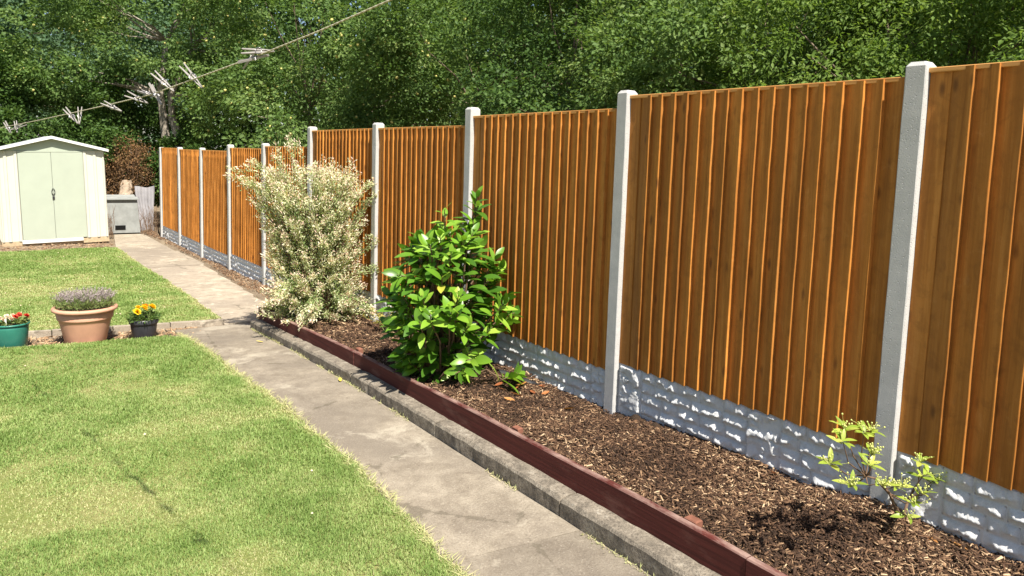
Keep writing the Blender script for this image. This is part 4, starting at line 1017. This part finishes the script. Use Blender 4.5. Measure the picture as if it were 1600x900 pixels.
def dry_weeds(name, label, c, rx, ry, h, n, mat='twig'):
    b = B(); 
    for i in range(n):
        x, y = c[0] + random.uniform(-rx, rx), c[1] + random.uniform(-ry, ry)
        b.tube([(x, y, c[2]), (x + random.uniform(-.06, .06), y + random.uniform(-.06, .06), c[2] + h * .5), (x + random.uniform(-.16, .16), y + random.uniform(-.16, .16), c[2] + h * random.uniform(.6, 1.1))], [.006, .004, .002], 4, False)
    tag(b.mk(name, mat, None, c), label, 'weeds')
dry_weeds('dry_weeds', 'tuft of dry brown weed stalks at the foot of the last fence post', (-.02, 18.2, -.49), .22, .4, .65, 60)
dry_weeds('dry_weeds', 'small dry weed stalks against the shed corner', (-1.0, 17.9, -.49), .1, .3, .7, 24)

# ------------------------------------------------------------------ laurel
def leaf_mesh(name, ln, wd, curl, fold, mat, n=6, taper=1.0):
    V = []; F = []
    for j in range(n + 1):
        t = j / n; w_ = wd * .5 * (math.sin(math.pi * min(1, t * .94 + .04) ** taper) ** .8); x = ln * t; z = -curl * ln * t * t
        V += [(x, w_, z + fold * w_), (x, 0, z), (x, -w_, z + fold * w_)]
    V[0] = (0, .002, 0); V[2] = (0, -.002, 0)
    for j in range(n):
        a = j * 3; F += [[a, a + 1, a + 4, a + 3], [a + 1, a + 2, a + 5, a + 4]]
    return mesh_data(name, V, F, mat, True)
def frame_quat(D, N):
    D = Vector(D).normalized(); N = Vector(N); N = (N - D * N.dot(D))
    if N.length < 1e-3: N = Vector((0, 0, 1)).cross(D)
    N.normalize(); Y = N.cross(D); return Matrix((D, Y, N)).transposed().to_quaternion()
def laurel():
    base = Vector((-.62, 3.19, -.08)); t = empty('cherry_laurel', base, 'glossy bright green laurel shrub with large leaves in front of the middle panel', 'shrub')
    LM = [leaf_mesh('leaf', .172, .074, .22, .22, 'laurel_o'), leaf_mesh('leaf', .140, .066, .10, .26, 'laurel_o'), leaf_mesh('leaf', .186, .072, .34, .18, 'laurel_o')]
    rs = random.Random(5); shoots = []
    def env(z):  # half width of the envelope at height z above base
        return np.interp(z, [0, .12, .3, .5, .75, .95, 1.1, 1.25, 1.42, 1.5], [.24, .33, .43, .50, .49, .40, .27, .16, .08, .03])
    for i in range(84):
        z = rs.uniform(.05, 1.22) if i else 1.36; z = z ** .93
        a = rs.uniform(0, 2 * math.pi)
        rr = env(z) * (.62 + .62 * float(fbm(np.array(a * 1.3), np.array(z * 3.5), 91, 2))) * 1.05 * (rs.uniform(.85, 1.05) if rs.random() < .8 else rs.uniform(.2, .8)); cx = .0 + .06 * max(0, z - .6)
        p = base + Vector((cx + rr * math.cos(a), rr * math.sin(a) * .95, z))
        if p.x > -.03: p.x = -.03 - rs.uniform(0, .1)
        shoots.append((p, Vector((math.cos(a) * (.9 - .4 * z), math.sin(a) * (.9 - .4 * z), .45 + .45 * z)).normalized()))
    # hand placed: the tall leader and the side sprays that make the outline
    for (x, y, z, dx, dz) in [(-.36, 3.1, 1.33, .05, 1), (-.43, 3.05, 1.2, -.2, 1), (-.62, 3.1, 1.12, -.5, .8), (-.78, 3.15, 1.02, -.8, .6), (-1.0, 3.2, .80, -1, .25), (-.15, 2.95, .62, .8, .6), (-.12, 2.9, .48, .9, .3), (-.20, 2.8, .45, .8, .2),
                             (-.22, 2.95, .84, .7, .7), (-.98, 3.2, .45, -1, .1), (-.95, 3.1, .25, -1, .0), (-.75, 2.75, .12, -.7, -.1), (-.22, 2.65, .06, .8, .1), (-.3, 2.6, .1, .6, .3), (-.68, 2.72, .22, -.5, .1), (-.36, 3.1, 1.42, .02, 1)]:
        shoots.append((Vector((x, y, z - .04)), Vector((dx, -.25, dz)).normalized()))
    b = B(); Lv = []
    for s, (p, d) in enumerate(shoots):
        root = base + Vector((rs.uniform(-.12, .12), rs.uniform(-.12, .12), -.02)); mid = root.lerp(p, .5) + Vector((rs.uniform(-.04, .04), rs.uniform(-.04, .04), .06))
        b.tube([root, mid, p - d * .12, p], [.011, .008, .006, .003], 5, False)
        nl = rs.randint(6, 9)
        for k in range(nl):
            u = k / nl; pos = p - d * (.15 * (1 - u)); ph = k * 2.4 + s; side = Vector((math.cos(ph), math.sin(ph), 0)); side = (side - d * side.dot(d)).normalized()
            opening = .35 + .85 * (1 - u) + rs.uniform(-.15, .15)
            D = d * math.cos(opening) + side * math.sin(opening); D.z += .05 - .22 * (1 - u) * rs.random(); D.normalize()
            N = (d * math.sin(opening) - side * math.cos(opening)) + Vector((-.05, -.25, .55)) + Vector((rs.uniform(-.3, .3), rs.uniform(-.3, .3), 0))
            Lv.append((pos, D, N, rs.uniform(.6, 1.12) * (1 - .25 * u)))
    b.mk('stems', 'twig', t, base, True)
    Lv.sort(key=lambda q: (q[0] - CAM).length)
    for i, (pos, D, N, s) in enumerate(Lv[:300]):
        o = bpy.data.objects.new('leaf', LM[i % 3]); link(o, t, pos); o.rotation_mode = 'QUATERNION'; o.rotation_quaternion = frame_quat(D, N); o.scale = (s, s, s)
    rest = Lv[300:]; Vs, Fs, c, Ts = [], [], 0, []
    V0 = np.array([v.co for v in LM[0].vertices]); F0 = np.array([list(p.vertices) for p in LM[0].polygons])
    for (pos, D, N, s) in rest:
        M_ = np.array(frame_quat(D, N).to_matrix()); Vs.append((V0 * s) @ M_.T + np.array(pos - base)); Fs.append(F0 + c); c += len(V0); Ts.append(np.full(len(V0), rng.uniform(0, 1)))
    # inner foliage low in the shrub, interior shade put into its darker green
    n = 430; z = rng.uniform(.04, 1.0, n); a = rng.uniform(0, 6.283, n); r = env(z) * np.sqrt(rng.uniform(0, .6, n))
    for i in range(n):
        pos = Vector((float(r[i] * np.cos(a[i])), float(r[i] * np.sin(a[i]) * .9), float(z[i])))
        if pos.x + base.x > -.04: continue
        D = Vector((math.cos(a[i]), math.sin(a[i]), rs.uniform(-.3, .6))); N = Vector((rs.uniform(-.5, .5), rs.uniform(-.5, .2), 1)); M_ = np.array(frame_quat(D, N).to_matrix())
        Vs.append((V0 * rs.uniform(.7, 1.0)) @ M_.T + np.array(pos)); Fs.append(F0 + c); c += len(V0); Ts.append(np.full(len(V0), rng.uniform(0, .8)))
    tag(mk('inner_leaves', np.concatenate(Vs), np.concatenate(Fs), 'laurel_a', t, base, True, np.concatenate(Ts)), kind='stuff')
laurel()

# ------------------------------------------------------------------ variegated willow
def willow():
    base = Vector((-.57, 5.88, -.19)); t = empty('variegated_willow', base, 'wispy cream and green variegated willow shrub at the far end of the bed', 'shrub')
    rs = random.Random(3); b = B(); P, D, T = [], [], []
    def env(z): return np.interp(z, [0, .15, .35, .6, .9, 1.2, 1.45, 1.65, 1.8], [.40, .50, .45, .42, .47, .53, .50, .32, .1])
    paths = []
    for i in range(450):
        z = rs.uniform(.08, 1.58); a = rs.uniform(0, 6.283); rr = env(z) * rs.uniform(.35, 1.0) ** .6
        cx = -.10 * (z / 1.9); tip = base + Vector((cx + rr * math.cos(a), rr * .8 * math.sin(a), z))
        if tip.x > -.03: tip.x = -.03 - rs.uniform(0, .15)
        root = base + Vector((rs.uniform(-.14, .14), rs.uniform(-.14, .14), 0)); mid = root.lerp(tip, .55) + Vector((0, 0, .10 * z + .05)) - Vector((math.cos(a), math.sin(a), 0)) * rr * .15
        paths.append([root, mid, tip, tip + (tip - mid).normalized() * rs.uniform(.06, .22) + Vector((rs.uniform(-.05, .05), rs.uniform(-.05, .05), .03))])
    for (x, y, z, z2) in [(-1.2, 5.9, 1.25, .05), (-1.28, 5.9, 1.42, .04), (-1.15, 5.85, 1.45, .10), (-.08, 5.6, 1.28, .05), (-.05, 5.7, 1.12, .02), (-.05, 5.6, .7, .0), (-.03, 5.6, .5, -.03), (-.92, 5.8, 1.52, .15), (-.78, 5.9, 1.6, .16), (-.6, 5.9, 1.45, .12), (-.98, 5.7, .28, -.10), (-.9, 5.4, .1, -.10), (-.8, 5.3, .12, -.06), (-1.05, 5.6, .35, -.1), (-.55, 5.2, .15, -.04), (-.3, 5.25, .12, -.04)]:
        for q in range(3):
            tip = Vector((x, y, z)) + Vector((rs.uniform(-.08, .08), rs.uniform(-.08, .08), rs.uniform(-.1, .06))); root = base + Vector((rs.uniform(-.1, .1), rs.uniform(-.1, .1), 0)); mid = root.lerp(tip, .6) + Vector((0, 0, .18))
            paths.append([root, mid, tip, tip + Vector(((x + .5) * .18, rs.uniform(-.06, .06), z2))])
    for pt in paths:
        b.tube(pt, [.006, .004, .0025, .0012], 4, False)
        nl = 130
        for k in range(nl):
            u = .34 + .66 * k / nl; s = u * 3; i = min(2, int(s)); p = pt[i].lerp(pt[i + 1], s - i); d = (pt[i + 1] - pt[i]).normalized()
            P.append(p + Vector((rs.gauss(0, .018), rs.gauss(0, .018), rs.gauss(0, .018)))); D.append(d * .8 + Vector((rs.gauss(0, .6), rs.gauss(0, .6), rs.gauss(0, .5)))); T.append(.30 + .68 * max(0, (u - .45) / .55) ** 1.2 + rs.gauss(0, .22))
    b.mk('stems', 'twig', t, base)
    n = len(P); P = np.array(P) - np.array(base); P[:, 0] = np.minimum(P[:, 0], -.015 - base.x)
    V, F = leaves(P, np.array(D), rng.normal(0, .6, (n, 3)) + np.array((0, -.2, .6)), rng.uniform(.022, .042, n), rng.uniform(.008, .0135, n), .2)
    mk('foliage', V, F, 'willow', t, base, tint=np.repeat(np.clip(T, 0, 1), 4))
willow()

# ------------------------------------------------------------------ small flowering shrub at the near post
def small_shrub():
    base = Vector((-.12, -.13, .0)); t = empty('young_shrub', base, 'small yellow green shrub with cream bud clusters at the foot of the near post', 'shrub')
    LM = [leaf_mesh('leaf', .074, .024, .15, .25, 'shrub_o', 5), leaf_mesh('leaf', .062, .022, .3, .25, 'shrub_o', 5)]
    BM_ = (lambda b: mesh_data('flower_bud', b.V, b.F, 'bud', True))(B().lathe([(0, -.0035), (.003, -.002), (.0038, .001), (.002, .004), (0, .0048)], 6))
    rs = random.Random(11); b = B(); cl = [(-.60, -.10, .565, 7, 10), (-.515, -.14, .55, 5, 4), (-.375, -.10, .51, 4, 14), (-.665, -.13, .535, 6, 2), (-.47, -.16, .45, 3, 26), (-.525, -.18, .42, 6, 4), (-.80, -.16, .48, 6, 10), (-.70, -.2, .385, 4, 26), (-.46, -.2, .325, 3, 34), (-.29, -.2, .275, 5, 30),
                                                (-.23, -.24, .2, 4, 12), (-.07, -.18, .33, 6, 12), (-.11, -.22, .29, 5, 4), (.0, -.22, .235, 7, 3), (.05, -.2, .19, 7, 2), (-.185, -.25, .235, 4, 16), (-.28, -.25, .15, 3, 10), (-.03, -.24, .26, 6, 6)]
    joints = [base + Vector((-.03, 0, .10)), base + Vector((-.10, .0, .19)), base + Vector((-.2, .02, .28)), base + Vector((.04, -.02, .14)), base + Vector((-.33, .0, .33))]
    b.tube([base + Vector((.02, .0, -.05)), base + Vector((.0, 0, .03)), joints[0], joints[1], joints[2], joints[4]], [.012, .011, .009, .007, .005, .003], 6)
    b.tube([base + Vector((.0, .0, -.03)), base + Vector((.03, -.01, .06)), joints[3]], [.010, .008, .005], 6)
    b.tube([base + Vector((.0, .0, .0)), base + Vector((-.12, -.06, .03)), base + Vector((-.22, -.12, -.03))], [.013, .010, .008], 6)
    for (x, y, z, nl, nb) in cl:
        p = Vector((x, y, z)); j = min(joints, key=lambda q: (q - p).length + .5 * max(0, q.z - p.z)); mid = j.lerp(p, .55) + Vector((rs.uniform(-.02, .02), rs.uniform(-.02, .02), -.025))
        b.tube([j, mid, p], [.0035, .0027, .0018], 5, False); d = (p - mid).normalized() + Vector((0, -.2, .3)); d.normalize()
        for k in range(nl + 1):
            ph = k * 2.4 + x * 40; side = Vector((math.cos(ph), math.sin(ph), 0)); D = d * rs.uniform(.15, 1.3) + side; D.normalize()
            o = bpy.data.objects.new('leaf', LM[k % 2]); link(o, t, p - d * rs.uniform(0, .025)); o.rotation_mode = 'QUATERNION'; o.rotation_quaternion = frame_quat(D, Vector((rs.uniform(-.3, .3), -.3, .8)) + d * .4); s = rs.uniform(.6, 1.1); o.scale = (s, s, s)
        if nb:
            bb = B()
            for k in range(nb):
                q = Vector((rs.gauss(0, .022), rs.gauss(0, .022), abs(rs.gauss(0, .016)))); r_ = rs.uniform(.003, .0046)
                bb.lathe([(0, -r_), (r_ * .9, -r_ * .4), (r_, r_ * .2), (r_ * .5, r_), (0, r_ * 1.15)], 6, tuple(q)); bb.tube([(0, 0, -.015), q], .0009, 3, False)
            mk('flower_cluster', bb.V, bb.F, 'bud', t, p + d * .012, True)
    b.mk('stems', 'twig', t, base, True)
small_shrub()

def weed():
    base = Vector((-.14, 5.0, -.17)); t = empty('yellow_weed', base, 'thin yellowing weed between the laurel and the willow', 'plant'); rs = random.Random(8); b = B(); P, D = [], []
    for i in range(12):
        tip = base + Vector((rs.uniform(-.32, .1), rs.uniform(-.35, .25), rs.uniform(.12, .42))); root = base + Vector((rs.uniform(-.1, .08), rs.uniform(-.12, .12), 0)); b.tube([root, root.lerp(tip, .5) + Vector((0, 0, .04)), tip], [.004, .003, .0015], 4, False)
        for k in range(16):
            P.append(root.lerp(tip, .35 + .65 * k / 16) + Vector((rs.gauss(0, .012), rs.gauss(0, .012), .02))); D.append((rs.gauss(0, 1), rs.gauss(0, 1), .3 + rs.gauss(0, .4)))
    b.mk('stems', 'stem', t, base); n = len(P)
    V, F = leaves(np.array(P) - np.array(base), np.array(D), rng.normal(0, .4, (n, 3)) + np.array((0, 0, 1)), rng.uniform(.03, .055, n), rng.uniform(.012, .02, n), .2)
    mk('foliage', V, F, 'weed', t, base, tint=np.repeat(rng.beta(1.5, 2, n), 4))
weed()
# ------------------------------------------------------------------ litter in the bed and on the path
LF = leaf_mesh('fallen_leaf', .085, .036, -.25, .35, 'fallen', 5)
spots = [(-.36, 2.55, 'bed'), (-.30, 2.62, 'bed'), (-.24, 2.5, 'bed'), (-.42, 2.58, 'bed'), (-.2, 2.7, 'bed'), (-.34, 2.72, 'bed'), (-.46, 2.66, 'bed'), (-.27, 2.78, 'bed'), (-.28, 2.07, 'bed'), (-.5, 2.35, 'bed'), (-.22, 2.4, 'bed'), (-.12, 2.56, 'bed'), (-.38, 2.42, 'bed'), (-.15, -.32, 'bed'), (-.1, -.42, 'bed'), (-.05, .55, 'bed')]
for i, (x, y, w_) in enumerate(spots):
    o = bpy.data.objects.new('fallen_leaf', LF); link(o, None, (x, y, float(mz(np.array(x), np.array(y))) + .012)); s = random.uniform(.7, 1.15); o.scale = (s, s, s)
    o.rotation_euler = (random.uniform(-.4, .4), random.uniform(-.3, .3), random.uniform(0, 6.28)); tag(o, 'curled orange dead leaf in the scatter at the foot of the laurel' if i < 13 else ['orange dead leaf lying below the small flowering shrub', 'orange dead leaf on bark at the small shrub, nearest the frame edge', 'lone orange dead leaf on bark under the wide panel'][i - 13], 'leaf', 'orange dead leaves on the bark chips')
MAT['yellowleaf'] = simple('yellow_leaf', (.50, .40, .07), .6, .3)
LY = leaf_mesh('fallen_leaf', .10, .034, -.12, .2, 'yellowleaf', 5)
for i, (x, y, lab) in enumerate([(-1.13, 3.93, 'yellow fallen leaf on the path at the kerb joint'), (-1.20, 5.72, 'yellow fallen leaf on the path near the far end of the kerb')]):
    o = bpy.data.objects.new('fallen_leaf', LY); link(o, None, (x, y, float(pz(y)) + .008)); o.rotation_euler = (.1, .05, 1.2 + i); o.scale = (.9, .9, .9); tag(o, lab, 'leaf')
def membrane():
    V = []; n, m = 12, 5
    for j in range(m):
        for i in range(n):
            u, v = i / (n - 1), j / (m - 1); x = -.26 + .14 * u + .03 * math.sin(u * 7); y = 2.86 - .30 * u + .07 * v
            V.append((x, y, float(mz(np.array(x), np.array(y))) + .012 + .022 * math.sin(u * 9 + v * 2) * math.sin(v * 3.1)))
    k = len(V); V += [(x, y, z - .004) for x, y, z in V]; F = []
    for j in range(m - 1):
        for i in range(n - 1):
            a = j * n + i; F += [[a, a + 1, a + n + 1, a + n], [a + k, a + n + k, a + n + 1 + k, a + 1 + k]]
    tag(mk('weed_membrane', V, F, 'membrane', smooth=True), 'torn strip of black weed membrane poking out of the bark by the laurel', 'membrane')
membrane()
tag(B().tube([(-.32, 6.2, -.10), (-.2, 6.24, -.085), (-.08, 6.3, -.07)], [.035, .04, .036], 9).mk('broken_pipe', 'log', None, (-.2, 6.24, -.12)), 'short terracotta coloured pipe piece lying behind the willow', 'pipe')
for (x, y, s, lab) in [(-.045, 1.62, .06, 'dark soil clod at the foot of the second post'), (-.07, 1.42, .05, 'dark soil clod beside the gravel board right of the second post'), (-.06, 1.75, .045, 'small dark clod touching the second post')]:
    V = []; n, m = 9, 6
    for j in range(m):
        for i in range(n):
            t_ = 6.2832 * i / n; v = j / (m - 1); r_ = s * math.sin(math.pi * (.08 + .92 * v * .55 + .4 * v * 0)) * random.uniform(.8, 1.15) if j else s
            V.append((r_ * (1 - .75 * v ** 2) * math.cos(t_), r_ * (1 - .75 * v ** 2) * math.sin(t_), s * (v * .9 - .25)))
    F = [[j * n + i, j * n + (i + 1) % n, (j + 1) * n + (i + 1) % n, (j + 1) * n + i] for j in range(m - 1) for i in range(n)] + [[(m - 1) * n + i for i in range(n)]]
    o = mk('soil_clod', V, F, 'soil', None, (x, y, float(mz(np.array(x), np.array(y))))); tag(o, lab, 'clod')
